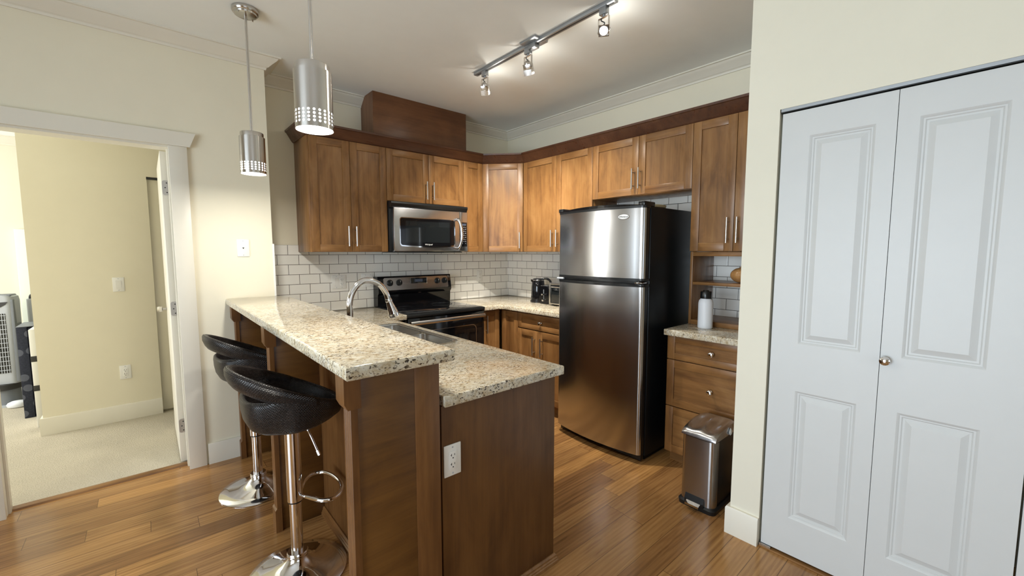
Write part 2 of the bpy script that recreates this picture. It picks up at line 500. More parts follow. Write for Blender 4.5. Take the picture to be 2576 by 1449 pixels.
def O(name, bm, mats, parent=None, world=False, sharp=35, recalc=True, label=None):
    """link one mesh object; world=True: the mesh was written in room coordinates"""
    if world and parent is not None:
        mw = Matrix.Translation(parent['_loc']) if False else parent.matrix_basis.copy()
        p = parent.parent
        while p is not None: mw = p.matrix_basis @ mw; p = p.parent
        inv = mw.inverted()
        for v in bm.verts: v.co = inv @ v.co
    if recalc: bmesh.ops.recalc_face_normals(bm, faces=bm.faces[:])
    me = bpy.data.meshes.new(name); bm.to_mesh(me); bm.free()
    for m in (mats if isinstance(mats, (list, tuple)) else [mats]): me.materials.append(m)
    me.polygons.foreach_set('use_smooth', [True] * len(me.polygons))
    me.set_sharp_from_angle(angle=R(sharp))
    o = bpy.data.objects.new(name, me); COL.objects.link(o)
    if parent is not None: o.parent = parent
    if label: o['label'] = label
    return o


def tag(o, label, cat, group=None, kind=None):
    o['label'] = label; o['category'] = cat
    if group: o['group'] = group
    if kind: o['kind'] = kind
    return o


def thing(name, label, cat, loc=(0, 0, 0), rz=0.0, group=None, kind=None):
    e = bpy.data.objects.new(name, None); COL.objects.link(e); e.empty_display_size = 0.05
    e.location = loc; e.rotation_euler = (0, 0, rz)
    return tag(e, label, cat, group, kind)


def copy_tree(o, parent=None):
    c = o.copy(); COL.objects.link(c); c.parent = parent
    for ch in list(o.children): copy_tree(ch, c)
    return c


def S(name, bm, mats, label, cat, sharp=35):
    return tag(O(name, bm, mats, sharp=sharp), label, cat, kind='structure')


def text(name, s, size, parent, mat, loc, rot, shear=0.25):
    cu = bpy.data.curves.new(name, 'FONT'); cu.body = s; cu.size = size; cu.align_x = 'CENTER'; cu.align_y = 'CENTER'
    cu.shear = shear; cu.extrude = 0.0003; cu.materials.append(mat)
    tmp = bpy.data.objects.new(name, cu); COL.objects.link(tmp)
    me = bpy.data.meshes.new_from_object(tmp.evaluated_get(bpy.context.evaluated_depsgraph_get()))
    COL.objects.unlink(tmp); bpy.data.objects.remove(tmp); bpy.data.curves.remove(cu)
    o = bpy.data.objects.new(name, me); COL.objects.link(o); o.parent = parent; o.location = loc; o.rotation_euler = rot
    return o


# ------------------------------------------------------------------ room shell
LX, LY = -3.42, -3.40       # living room extent behind the camera
b = BM(); box(b, LX - .1, XB + .1, LY - .1, 3.50, -0.06, 0); box(b, 0.69, XB + .1, 3.50, YA + .1, -.06, 0)
S('floor', b, M['floor'], 'warm oak laminate plank floor through kitchen and living area', 'floor')
b = BM(); box(b, -3.1, .67, 3.50, 6.4, -0.06, 0.004); box(b, .67, 1.7, YA + .1, 6.4, -0.06, 0.004)
S('floor_bedroom', b, M['carpet'], 'cream loop-pile carpet in the room past the doorway', 'carpet')
b = BM(); box(b, LX - .1, XB + .1, LY - .1, YA + .1, ZC, ZC + .1)
S('ceiling', b, M['ceil'], 'flat off-white ceiling over kitchen and living area', 'ceiling')
b = BM(); box(b, -3.1, .67, 3.51, 6.4, 2.52, 2.62); box(b, .67, 1.7, YA + .1, 6.4, 2.52, 2.62)
S('ceiling_bedroom', b, M['ceil'], 'lower off-white ceiling in the room past the doorway', 'ceiling')

JX0, JX1, DZ = -0.64, 0.1455, 2.062    # bedroom doorway
b = BM()
box(b, LX, JX0 - .02, YL, YL + .12, 0, ZC); box(b, JX1 + .02, XE, YL, YA, 0, ZC); box(b, JX0 - .02, JX1 + .02, YL, YL + .12, DZ + .02, ZC)
S('wall_left', b, M['wall'], 'cream wall with the bedroom doorway and a phone jack', 'wall')
b = BM(); box(b, XE, XB + .1, YA, YA + .1, 0, ZC)
S('wall_rear', b, M['wall'], 'cream wall behind stove and microwave, tiled below', 'wall')
b = BM(); box(b, XB, XB + .1, YN - .1, YA, 0, ZC)
S('wall_side', b, M['wall'], 'cream wall behind the refrigerator, tiled below', 'wall')
b = BM()
box(b, XR, XB, YN - .1, YN, 0, ZC)
box(b, XR, XR + .1, 0.668, YN - .1, 0, ZC); box(b, XR, XR + .1, -0.88, 0.668, 2.047, ZC); box(b, XR, XR + .1, LY, -0.88, 0, ZC)
S('wall_closet', b, M['closetwall'], 'pale cream wall around the white bifold closet doors', 'wall')
b = BM()   # closet interior behind the doors
box(b, XR + .72, XR + .78, -1.0, YN - .1, 0, 2.4); box(b, XR + .1, XR + .78, -1.05, -0.98, 0, 2.4)
S('wall_closet_interior', b, M['closetwall'], 'inner wall of the closet behind the bifold doors', 'wall')
b = BM()
for y0, y1, z0, z1 in ((LY, -.60, 0, ZC), (2.10, YL, 0, ZC), (-.60, 2.10, 2.15, ZC), (-.60, 2.10, 0, 0.12)): box(b, LX - .1, LX, y0, y1, z0, z1)
S('wall_patio', b, M['wall'], 'cream living room wall with the added patio window', 'wall')
b = BM()
for x0, x1, z0, z1 in ((LX, -1.85, 0, ZC), (0.65, XR + .1, 0, ZC), (-1.85, 0.65, 2.15, ZC), (-1.85, 0.65, 0, 0.75)): box(b, x0, x1, LY - .1, LY, z0, z1)
S('wall_back', b, M['wall'], 'cream living room wall behind the camera with an added window', 'wall')


def window(n, axis, a0, a1, z0, z1, c, mull, label):
    b = BM()
    def bb(u0, u1, w0, w1):
        if axis == 'y': box(b, c - .03, c + .03, u0, u1, w0, w1, .004)
        else: box(b, u0, u1, c - .03, c + .03, w0, w1, .004)
    f = .06
    bb(a0, a0 + f, z0, z1); bb(a1 - f, a1, z0, z1); bb(a0 + f, a1 - f, z0, z0 + f); bb(a0 + f, a1 - f, z1 - f, z1)
    for m in mull: bb(m - f / 2, m + f / 2, z0 + f, z1 - f)
    S('window_%d' % n, b, M['trim'], label, 'window')


window(1, 'y', -.60, 2.10, .12, 2.15, LX - .05, (0.75,), 'unseen two-pane patio window added to supply living room daylight')
window(2, 'x', -1.85, 0.65, .75, 2.15, LY - .05, (-0.6,), 'unseen two-pane window added behind the camera for daylight')

# bedroom shell
YP = 4.758
b = BM(); box(b, -0.667, 0.043, YP, YP + .12, 0, 2.52); box(b, 0.043, 1.1, YP, YP + .12, 2.055, 2.52); box(b, 1.1, 1.7, YP, YP + .12, 0, 2.52)
S('wall_bedroom', b, M['wall'], 'cream partition wall with light switch seen through the doorway', 'wall')
b = BM(); box(b, -3.1, 1.7, 6.3, 6.4, 0, 2.52)
S('wall_bedroom_far', b, M['closetwall'], 'bright far wall of the room past the doorway', 'wall')
b = BM()
box(b, -3.1, -3.0, 3.5, 4.35, 0, 2.52); box(b, -3.1, -3.0, 6.05, 6.4, 0, 2.52); box(b, -3.1, -3.0, 4.35, 6.05, 0, .7); box(b, -3.1, -3.0, 4.35, 6.05, 2.3, 2.52)
S('wall_bedroom_window', b, M['wall'], 'bedroom wall holding its window', 'wall')
window(3, 'y', 4.35, 6.05, .7, 2.3, -3.05, (5.2,), 'bedroom window lighting the far wall')
b = BM(); box(b, 1.6, 1.7, YA + .1, 6.4, 0, 2.52)
S('wall_bedroom_right', b, M['wall'], 'bedroom wall hidden behind the open door', 'wall')
b = BM(); box(b, .043, 1.1, YP + .6, YP + .65, 0, 2.5)
S('wall_bedroom_closet', b, M['wall'], 'back of the bedroom closet', 'wall')

# ------------------------------------------------------------------ tile, trim
b = BM()
box(b, XE + .008, XB - .002, YA - .008, YA + .001, ZCN, 1.475)
S('tile_rear', b, M['tilex'], 'white subway tile backsplash along the stove wall', 'backsplash')['kind'] = 'structure'
b = BM(); box(b, XE - .001, XE + .008, YL + .004, YA - .008, ZCN, 1.475)
S('tile_return', b, M['tiley'], 'narrow return of white subway tile at the end of the bar', 'backsplash')
b = BM(); box(b, XE - .002, XE + .0095, YL - .002, YL + .004, ZBAR, 1.478); box(b, XE - .002, XE + .0095, YL, YA - .008, 1.475, 1.478)
S('trim_2', b, M['white'], 'white edge strip beside the tiled bar end', 'trim')
b = BM(); box(b, XB - .008, XB + .001, YN, YA - .008, ZCN, 1.86)
S('tile_side', b, M['tiley'], 'white subway tile behind kettle, refrigerator and open shelf', 'backsplash')

CR = [(0, -.078), (.010, -.078), (.013, -.066), (.018, -.062), (.024, -.060), (.034, -.050), (.050, -.036), (.064, -.025), (.071, -.018), (.076, -.010), (.090, -.009), (.090, 0), (0, 0)]
b = BM()
sweep(b, [(LX, YL), (XE, YL), (XE, YA), (XB, YA), (XB, YN), (XR, YN), (XR, LY)], [(o, ZC + z) for o, z in CR])
S('trim_1', b, M['trim'], 'white crown moulding running around the top of the walls', 'crown moulding', sharp=25)
b = BM(); sweep(b, [(-3.0, 6.3), (1.6, 6.3)], [(o, 2.52 + z) for o, z in CR])
S('trim_3', b, M['trim'], 'white crown moulding of the bedroom far wall', 'crown moulding', sharp=25)

BBP = [(0, 0), (.018, 0), (.018, .132), (.014, .140), (0, .140)]
b = BM(); sweep(b, [(JX1 + .10, YL), (XE - .03, YL)], BBP)
S('baseboard_left', b, M['trim'], 'tall white baseboard between door casing and breakfast bar', 'baseboard')
b = BM(); sweep(b, [(LX, YL), (JX0 - .10, YL)], BBP)
S('baseboard_left_far', b, M['trim'], 'white baseboard left of the bedroom door casing', 'baseboard')
b = BM(); sweep(b, [(XR + .06, YN), (XR, YN), (XR, 0.668)], BBP)
S('baseboard_right', b, M['trim'], 'short tall white baseboard on the closet wall corner', 'baseboard')
b = BM(); sweep(b, [(-0.667, YP + .12), (-.667, YP), (.043, YP)][::1], BBP)
S('baseboard_bedroom', b, M['trim'], 'tall white baseboard on the bedroom partition wall', 'baseboard')
b = BM(); sweep(b, [(-3.0, 6.3), (1.6, 6.3)], BBP)
S('baseboard_bedroom_far', b, M['trim'], 'white baseboard of the bedroom far wall', 'baseboard')
b = BM(); extrude_profile(b, [(3.455, 0), (3.515, 0), (3.510, .008), (3.48, .014), (3.46, .009)], 'x', JX0 + .0, JX1 - .0)
S('trim_4', b, M['wx'], 'wooden threshold strip between laminate and carpet', 'threshold')

# door casing: jambs, casing boards, header board
b = BM()
yc0, yc1 = YL - .018, YL
box(b, JX1 - .003, JX1 + .090, yc0, yc1, 0, DZ + .012, .002); box(b, JX0 - .09, JX0 + .003, yc0, yc1, 0, DZ + .012, .002)
extrude_profile(b, [(JX0 - .105, DZ + .012), (JX1 + .105, DZ + .012), (JX1 + .137, DZ + .098), (JX0 - .137, DZ + .098)], 'y', YL - .026, YL)
box(b, JX1, JX1 + .02, YL, YL + .12, 0, DZ); box(b, JX0 - .02, JX0, YL, YL + .12, 0, DZ); box(b, JX0, JX1, YL, YL + .12, DZ, DZ + .02)
box(b, JX1 - .010, JX1, YL + .045, YL + .085, 0, DZ, .001); box(b, JX0, JX0 + .010, YL + .045, YL + .085, 0, DZ, .001)
S('trim_5', b, M['trim'], 'white casing and header board around the bedroom doorway', 'door casing')

# open bedroom door standing in the room beyond
d = thing('door_3', 'white bedroom door standing open, its hinged edge showing in the doorway', 'door', (JX1 - .004, YL + .125, 0), 0, None, 'structure')
b = BM(); box(b, -.037, -.002, 0, .76, .012, DZ - .004, .002); O('door_slab', b, M['trim'], d)
for z in (1.83, 1.05, 0.258):
    b = BM(); extrude_profile(b, rrect(-.034, .004, z - .046, z + .046, .012), 'y', -.003, .0005)
    cyl(b, (.002, -.004, z - .046), (.002, -.004, z + .046), .006, n=10)
    for zz in (-.03, 0, .03): cyl(b, (-.020 + (.008 if zz else 0), -.0045, z + zz), (-.020 + (.008 if zz else 0), -.002, z + zz), .004, n=8, mi=1)
    O('hinge', b, [M['hinge'], M['slot']], d)
b = BM()
lathe(b, [(0, -.06), (.02, -.058), (.027, -.045), (.024, -.03), (.010, -.024), (.010, 0), (.028, 0)], (-.037, .70, .98), 20, axis='x')
O('door_knob', b, M['nickel'], d)

# bedroom closet door, partly hidden by the open door
d = thing('door_4', 'cream bifold door of the bedroom closet beside the partition wall', 'door', (.046, YP + .03, 0), 0, None, 'structure')
b = BM(); box(b, 0, .52, 0, .03, .02, 2.035, .002); box(b, .525, 1.05, 0, .03, .02, 2.035, .002); O('door_panel', b, M['wall'], d)
b = BM(); box(b, -.003, 1.054, -.01, .035, 2.038, 2.056); O('track', b, M['black'], d)
b = BM(); lathe(b, [(0, -.038), (.014, -.036), (.016, -.026), (.007, -.018), (.007, 0)], (.095, -.001, .96), 16, axis='y'); O('knob', b, M['white'], d)


# ------------------------------------------------------------------ closet bifold doors on the right
def bifold_leaf(w, h, zb):
    """leaf with two raised-and-fielded panels; local x 0..w, front at y=0 facing -y, z zb..zb+h"""
    b = BM(); T = .032
    L, Rr = .106, w - .062
    P = [(.195, .795), (1.01, 1.915)]
    xs = [0.001, L, Rr, w - .001]; zs = [zb, P[0][0], P[0][1], P[1][0], P[1][1], zb + h]
    V = {(i, k): b.verts.new((x, 0, z)) for i, x in enumerate(xs) for k, z in enumerate(zs)}
    for i in range(3):
        for k in range(5):
            if i == 1 and k in (1, 3): continue
            b.faces.new((V[i, k], V[i + 1, k], V[i + 1, k + 1], V[i, k + 1]))
    for k in (1, 3):
        x0, x1, z0, z1 = L, Rr, zs[k], zs[k + 1]
        ring = [V[1, k], V[2, k], V[2, k + 1], V[1, k + 1]]
        for ins, dep in ((.004, .002), (.009, .007), (.014, .007), (.018, .011), (.024, .011), (.044, .002), (.047, .002)):
            nr = [b.verts.new(p) for p in ((x0 + ins, dep, z0 + ins), (x1 - ins, dep, z0 + ins), (x1 - ins, dep, z1 - ins), (x0 + ins, dep, z1 - ins))]
            for q in range(4): b.faces.new((ring[q], ring[(q + 1) % 4], nr[(q + 1) % 4], nr[q]))
            ring = nr
        b.faces.new(ring)
    # back and edges
    bk = [b.verts.new(p) for p in ((.001, T, zb), (w - .001, T, zb), (w - .001, T, zb + h), (.001, T, zb + h))]
    b.faces.new(list(reversed(bk)))
    b.faces.new([V[i, 0] for i in range(4)][::-1] + [bk[0], bk[1]]); b.faces.new([V[i, 5] for i in range(4)] + [bk[2], bk[3]])
    b.faces.new([V[0, k] for k in range(6)] + [bk[3], bk[0]]); b.faces.new([V[3, k] for k in range(6)][::-1] + [bk[1], bk[2]])
    return b


def mirror_x(b, w):
    for v in b.verts: v.co.x = w - v.co.x
    return b


LW = 0.385
for n, y0, lab in ((1, 0.6595, 'white two-panel bifold closet door with a round chrome knob'), (2, 0.6595 - 2 * LW - .004, 'second white bifold closet door at the edge of the view')):
    d = thing('door_%d' % n, lab, 'closet door', (XR + .010, y0, 0), R(-90), None, 'structure')
    l1 = O('door_leaf', bifold_leaf(LW, 2.006, .02), M['doorw'], d, sharp=20)
    l2 = O('door_leaf', mirror_x(bifold_leaf(LW, 2.006, .02), LW), M['doorw'], d, sharp=20); l2.location.x = LW
    b = BM(); kx = LW + .018 if n == 1 else 2 * LW - .02
    lathe(b, [(0, -.036), (.010, -.0355), (.0165, -.031), (.0175, -.025), (.013, -.018), (.006, -.013), (.006, -.004), (.012, -.001), (.012, 0)], (kx, 0, .995), 24, axis='y')
    O('knob', b, M['chrome'], d)
b = BM(); box(b, XR + .004, XR + .05, -.876, .664, 2.030, 2.047); box(b, XR + .002, XR + .006, -.876, .664, 2.034, 2.047, 0, 1)
S('trim_6', b, [M['black'], M['track']], 'dark metal track above the bifold closet doors', 'door track')
b = BM(); box(b, XR + .002, XR + .045, .615, .663, .002, .018); S('trim_7', b, M['nickel'], 'metal floor bracket under the bifold door corner', 'bracket')
b = BM(); box(b, XR + .0, XR + .06, -.876, .664, 0, .008, .002); S('trim_8', b, M['wy'], 'wood strip on the floor under the closet doors', 'threshold')


# ------------------------------------------------------------------ cabinets
WXM = [M['wz'], M['wx']]


def shaker(x0, x1, z0, z1, y, st=.055, horiz=False):
    """framed door or drawer front between x0..x1, z0..z1, its face at y (towards -y), 20 mm thick"""
    b = BM(); t = .020
    g = 1 if horiz else 0
    if z1 - z0 < .2: st_r = .042
    else: st_r = st
    box(b, x0, x0 + st, y, y + t, z0, z1, .0015, 0); box(b, x1 - st, x1, y, y + t, z0, z1, .0015, 0)
    box(b, x0 + st, x1 - st, y, y + t, z0, z0 + st_r, .0015, 1); box(b, x0 + st, x1 - st, y, y + t, z1 - st_r, z1, .0015, 1)
    box(b, x0 + st - .004, x1 - st + .004, y + .009, y + t - .003, z0 + st_r - .004, z1 - st_r + .004, 0, g)
    return b


def bar_handle(x, y, z0, z1):
    b = BM(); r = .0058
    cyl(b, (x, y - .034, z0), (x, y - .034, z1), r, n=14)
    for z in (z0 + .026, z1 - .026): cyl(b, (x, y - .034, z), (x, y + .001, z), .0042, n=10)
    return b


def knob(x, y, z):
    b = BM()
    lathe(b, [(0, -.030), (.009, -.0295), (.015, -.026), (.0165, -.021), (.013, -.016), (.007, -.012), (.006, -.003), (.010, 0)], (x, y, z), 22, axis='y')
    return b


def cabinet(name, label, loc, rz, w, d, z0, z1, doors, cat='cabinet', group=None, toe=False, drawers=(), hollow=None):
    """box with framed fronts; local x along the wall, back at y=0, fronts face -y.
    doors: (x0, x1, z0, z1, handle x or None, handle z0, handle z1)"""
    t = thing(name, label, cat, loc, rz, group)
    b = BM(); zb = z0 + (.09 if toe else 0)
    zs_ = hollow or z1
    box(b, 0.0005, w - .0005, -d, -.002, zb, zs_, .001, 0)
    if hollow:
        box(b, .0005, .02, -d, -.002, zs_, z1); box(b, w - .02, w - .0005, -d, -.002, zs_, z1); box(b, .02, w - .02, -d, -d + .015, zs_, z1); box(b, .02, w - .02, -.02, -.002, zs_, z1)
    if toe: box(b, .002, w - .002, -d + .06, -.002, z0, zb, 0, 1)
    O('body', b, WXM, t)
    for dd in doors:
        x0, x1, a0, a1, hx, h0, h1 = dd
        dr = O('door', shaker(x0, x1, a0, a1, -d - .021), WXM, t)
        if hx is not None: O('handle', bar_handle(hx, -d - .021, h0, h1), M['nickel'], dr, label='slim satin nickel bar handle')
    for dd in drawers:
        x0, x1, a0, a1 = dd
        dr = O('drawer', shaker(x0, x1, a0, a1, -d - .021, .05, True), WXM, t)
        O('knob', knob((x0 + x1) / 2, -d - .021, (a0 + a1) / 2), M['chrome'], dr, label='round chrome knob')
    return t


DU = .334
xA = [.936, 1.245, 1.545, 1.942, 2.315, 2.540]
g_ = .0015
cabinet('wall_cabinet', 'brown two-door wall cabinet at the open end, left of the microwave', (xA[0], YA, 0), 0, xA[2] - xA[0], DU, ZU, ZT + .02,
        [(.012, xA[1] - xA[0] - g_, ZU + .002, ZT - .002, xA[1] - xA[0] - .035, 1.465, 1.62), (xA[1] - xA[0] + g_, xA[2] - xA[0] - g_, ZU + .002, ZT - .002, xA[1] - xA[0] + .026, 1.465, 1.62)])
cabinet('wall_cabinet', 'short brown two-door wall cabinet directly above the microwave', (xA[2], YA, 0), 0, xA[4] - xA[2], DU, 1.846, ZT + .02,
        [(g_, xA[3] - xA[2] - g_, 1.848, ZT - .002, xA[3] - xA[2] - .034, 1.88, 2.036), (xA[3] - xA[2] + g_, xA[4] - xA[2] - g_, 1.848, ZT - .002, xA[3] - xA[2] + .034, 1.88, 2.036)])
cabinet('wall_cabinet', 'narrow one-door brown wall cabinet right of the microwave', (xA[4], YA, 0), 0, xA[5] - xA[4], DU, ZU, ZT + .02,
        [(g_, xA[5] - xA[4] - g_, ZU + .002, ZT - .002, None, 0, 0)])
# diagonal corner unit
yB = [3.060, 2.625, 2.218, 1.792, 1.378, 1.098, YN + .004]
xf0, yf0 = 2.540, YA - DU - .021      # left end of the diagonal face
xf1, yf1 = XB - DU - .021, yB[0]      # right end
dl = math.hypot(xf1 - xf0, yf1 - yf0); ang = math.atan2(yf1 - yf0, xf1 - xf0)
t = thing('corner_wall_cabinet', 'diagonal brown wall cabinet across the kitchen corner', 'cabinet', (xf0, yf0, 0), ang)
b = BM()
c_, s_ = math.cos(-ang), math.sin(-ang)
def toloc(x, y): dx, dy = x - xf0, y - yf0; return (dx * c_ - dy * s_, dx * s_ + dy * c_)
prism(b, [toloc(*p) for p in ((xf0 + .001, yf0 + .029), (xf1 - .0, yf1 + .029), (XB - .004, yf1 + .001), (XB - .004, YA - .004), (xf0 + .001, YA - .004))], ZU, ZT + .02)
O('body', b, WXM, t)
dr = O('door', shaker(.004, dl - .004, ZU + .002, ZT - .002, 0.0), WXM, t)
O('handle', bar_handle(dl - .035, 0.0, 1.455, 1.61), M['nickel'], dr, label='slim satin nickel bar handle')


def yB_loc(i): return yB[0] - yB[i]


cabinet('wall_cabinet', 'tall two-door brown wall cabinet between corner unit and refrigerator', (XB, yB[0], 0), R(-90), yB_loc(2), DU, ZU, ZT + .02,
        [(g_, yB_loc(1) - g_, ZU + .002, ZT - .002, yB_loc(1) - .033, 1.465, 1.616), (yB_loc(1) + g_, yB_loc(2) - g_, ZU + .002, ZT - .002, yB_loc(1) + .030, 1.465, 1.616)])
cabinet('wall_cabinet', 'short two-door brown cabinet hung over the refrigerator', (XB, yB[2], 0), R(-90), yB[2] - yB[4], DU, 1.846, ZT + .02,
        [(g_, yB[2] - yB[3] - g_, 1.848, ZT - .002, yB[2] - yB[3] - .036, 1.888, 2.04), (yB[2] - yB[3] + g_, yB[2] - yB[4] - g_, 1.848, ZT - .002, yB[2] - yB[3] + .020, 1.888, 2.04)])
cabinet('wall_cabinet', 'tall two-door brown cabinet above the open shelf niche', (XB, yB[4], 0), R(-90), yB[4] - yB[6], DU, ZU, ZT + .02,
        [(g_, yB[4] - yB[5] - g_, ZU + .004, ZT - .002, yB[4] - yB[5] - .030, 1.475, 1.636), (yB[4] - yB[5] + g_, yB[4] - yB[6] - g_, ZU + .004, ZT - .002, yB[4] - yB[5] + .030, 1.475, 1.636)])

# crown of the cabinets
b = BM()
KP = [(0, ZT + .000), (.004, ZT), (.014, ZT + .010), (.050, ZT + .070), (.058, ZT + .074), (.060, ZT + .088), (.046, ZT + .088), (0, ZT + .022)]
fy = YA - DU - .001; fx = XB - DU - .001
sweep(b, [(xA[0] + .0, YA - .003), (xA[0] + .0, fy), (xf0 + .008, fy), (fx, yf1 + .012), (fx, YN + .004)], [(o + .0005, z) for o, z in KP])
tag(O('cabinet_crown_moulding', b, M['cx'], sharp=25), 'flared wood crown, darkened for shade, running along the tops of the wall cabinets', 'moulding')
# boxed vent chase
CY = 3.452
b = BM(); box(b, 1.487, 2.417, CY, CY + .018, ZT + .02, ZC - .001, .001, 1); box(b, 1.487, 1.505, CY + .018, YA - .001, ZT + .02, ZC - .001, 0, 0); box(b, 2.399, 2.417, CY + .018, YA - .001, ZT + .02, ZC - .001, 0, 0)
tag(O('vent_chase', b, [M['chasez'], M['chase']]), 'dark wood box hiding the vent above the microwave cabinet, up to the ceiling', 'vent box')

# open shelf niche under the tall cabinet
t = thing('open_shelf', 'open brown shelf niche on the counter right of the refrigerator', 'shelf', (XB, yB[4], 0), R(-90))
w = yB[4] - yB[6]
b = BM(); box(b, .0, .018, -.338, -.010, ZCN + .001, ZU - .001, .001, 0); O('side_panel', b, WXM, t)
b = BM(); box(b, w - .018, w, -.338, -.010, ZCN + .001, ZU - .001, .001, 0); O('side_panel', b, WXM, t)
b = BM(); box(b, .018, w - .018, -.338, -.010, ZU - .030, ZU - .002, .001, 1); O('top_rail', b, WXM, t)
b = BM(); box(b, .018, w - .018, -.330, -.010, 1.194, 1.213, .001, 1); O('shelf', b, WXM, t)
b = BM(); box(b, .018, w - .018, -.338, -.010, ZCN + .001, .952, .001, 1); O('base_board', b, WXM, t)

# base units
ZK = ZCN - TC - .002
DB = .575
cabinet('base_cabinet', 'single-door brown base cabinet right of the stove', (2.316, YA, 0), 0, .236, DB, 0, ZK, [(.012, .234, .10, ZK - .012, .065, .657, .824)], toe=True)
cabinet('base_cabinet', 'brown base cabinet with drawer over two doors left of the refrigerator', (XB, 3.108, 0), R(-90), .853, .589, 0, ZK,
        [(.022, .249, .10, ZK - .012, None, 0, 0), (.253, .511, .10, .722, .478, .508, .672), (.515, .849, .10, .722, .575, .508, .672)], toe=True, drawers=[(.253, .849, .732, ZK - .012)])
cabinet('drawer_cabinet', 'three-drawer brown base cabinet behind the pedal bin', (XB, 1.388, 0), R(-90), 1.388 - YN - .002, .578, 0, ZK, [], toe=True,
        drawers=[(.003, .584, .720, ZK - .004), (.003, .584, .406, .714), (.003, .584, .092, .400)])
cabinet('base_cabinet', 'brown corner base unit under the counter between sink and stove', (1.372, YA, 0), 0, .172, DB, 0, ZK, [(.004, .168, .10, ZK - .012, None, 0, 0)], toe=True)
# peninsula base: fronts face the kitchen aisle
PX0, PX1, PY0 = .754, 1.335, 1.245
t = cabinet('peninsula_cabinet', 'dark-stained base cabinet of the peninsula with a plain end panel', (PX0, PY0 + .02, 0), R(90), 1.80, PX1 - PX0 - .022, 0, ZK,
            [(.01, .44, .10, ZK - .012, .40, .66, .82), (.445, .70, .10, ZK - .012, None, 0, 0), (.705, 1.13, .10, ZK - .012, 1.09, .66, .82), (1.135, 1.56, .10, ZK - .012, 1.175, .66, .82)], toe=True, hollow=.72)
b = BM(); box(b, PX0, PX1, PY0, PY0 + .019, 0, ZK, .001, 0); O('end_panel', b, M['panelz'], t, world=True, label='plain dark-stained veneer end panel')
SH = [(0, 0), (.018, 0), (.018, .014), (.014, .018), (.014, .024), (.010, .028), (.010, .036), (.004, .044), (0, .044)]
b = BM(); sweep(b, [(PX0 + .002, PY0), (PX1, PY0), (PX1, PY0 + .06)], SH); O('base_moulding', b, M['wx'], t, world=True)

# breakfast bar partition
KX0, KX1, KY0 = .664, .752, 1.252
ZB0 = ZBAR - TC - .001
t = thing('breakfast_bar', 'dark wood half wall with overhang supports carrying the granite bar', 'breakfast bar', (KX0, KY0, 0))
b = BM(); box(b, KX0, KX1, KY0, YL - .002, 0, ZB0, .001); O('wall_panel', b, M['panelz'], t, world=True)
b = BM(); box(b, KX0 - .004, KX0, KY0 + .02, 2.44, .044, ZB0, .001); O('facing_panel', b, M['bar'], t, world=True, label='lighter facing panel at the near end')
b = BM(); box(b, .644, .737, KY0 - .026, KY0 - .0005, 0, ZB0, .002); S('trim_9', b, M['bar'], 'smooth stained end board closing the half wall under the bar', 'trim')
def fin(y0, y1, lab):
    p = thing('bar_support', lab, 'bar support', (.56, (y0 + y1) / 2, 0), 0, 'support panels under the bar overhang')
    b = BM(); box(b, .452, KX0 - .0045, y0, y1, 0, ZB0, .001); O('panel', b, M['panelx'], p, world=True)
    # fluted edge strip
    b = BM(); prof = [(.452, y0 - .006)]
    n = 4; wid = (y1 - y0 + .012) / n
    prof = [(.4525, y1 + .006), (.4525, y0 - .006), (.432, y0 - .006)]
    for i in range(n):
        ya = y0 - .006 + wid * i
        prof += [(.430, ya + .003), (.430, ya + wid - .005), (.434, ya + wid - .003)] if i < n - 1 else [(.430, ya + .003), (.430, ya + wid - .002), (.432, ya + wid)]
    extrude_profile(b, prof, 'z', .05, ZB0 - .09); O('fluted_strip', b, M['bar'], p, world=True, sharp=25)
    b = BM(); extrude_profile(b, [(.462, ZB0), (.462, ZB0 - .11), (.422, ZB0 - .11), (.412, ZB0 - .090), (.412, ZB0)], 'y', y0 - .012, y1 + .012); O('capital', b, M['bar'], p, world=True)
    b = BM(); extrude_profile(b, [(.452, 0), (.452, .125), (.430, .125), (.422, .115), (.422, 0)], 'y', y0 - .010, y1 + .010); O('plinth', b, M['bar'], p, world=True)


fin(KY0 - .024, KY0 + .022, 'dark wood support panel with fluted edge at the near end of the bar')
fin(2.31, 2.356, 'dark wood support panel under the bar between the two stools')
fin(3.325, 3.371, 'dark wood support panel of the bar against the cream wall')
b = BM(); sweep(b, [(KX0 - .0045, 2.31), (KX0 - .0045, KY0 + .022)][::1], SH); sweep(b, [(KX0 - .0005, 3.325), (KX0 - .0005, 2.356)], SH)
S('trim_10', b, M['bary'], 'dark moulded wood strip along the foot of the bar half wall', 'trim')

# ------------------------------------------------------------------ stone tops
b = BM(); slab(b, [(.3926, 1.1361), (.742, 1.1361), (.752, 3.225), (.704, YL - .003), (.3926, YL - .003)], [], ZBAR - TC, ZBAR, .007)
tag(O('bar_countertop', b, M['granite'], sharp=50), 'raised granite breakfast bar slab, cream with dark flecks', 'countertop')
SX0, SX1, SY0, SY1 = .925, 1.302, 1.962, 2.722
b = BM(); slab(b, [(KX1 + .002, 1.2185), (1.3654, 1.2185), (1.3654, 3.050), (1.5465, 3.050), (1.5465, YA - .010), (.702, YA - .010), (.702, YL + .006), (KX1 + .002, YL - .0)],
                 [rrect(SX0, SX1, SY0, SY1, .045)], ZCN - TC, ZCN, .005)
tag(O('peninsula_countertop', b, M['granite'], sharp=50), 'lower granite counter around the sink, turning along the tiled wall to the stove', 'countertop')
b = BM(); slab(b, [(2.3135, 3.048), (2.490, 3.048), (2.525, 3.013), (2.525, 2.248), (XB - .010, 2.248), (XB - .010, YA - .010), (2.3135, YA - .010)], [], ZCN - TC, ZCN, .005)
tag(O('corner_countertop', b, M['granite'], sharp=50), 'granite corner counter carrying the kettle and toaster', 'countertop')
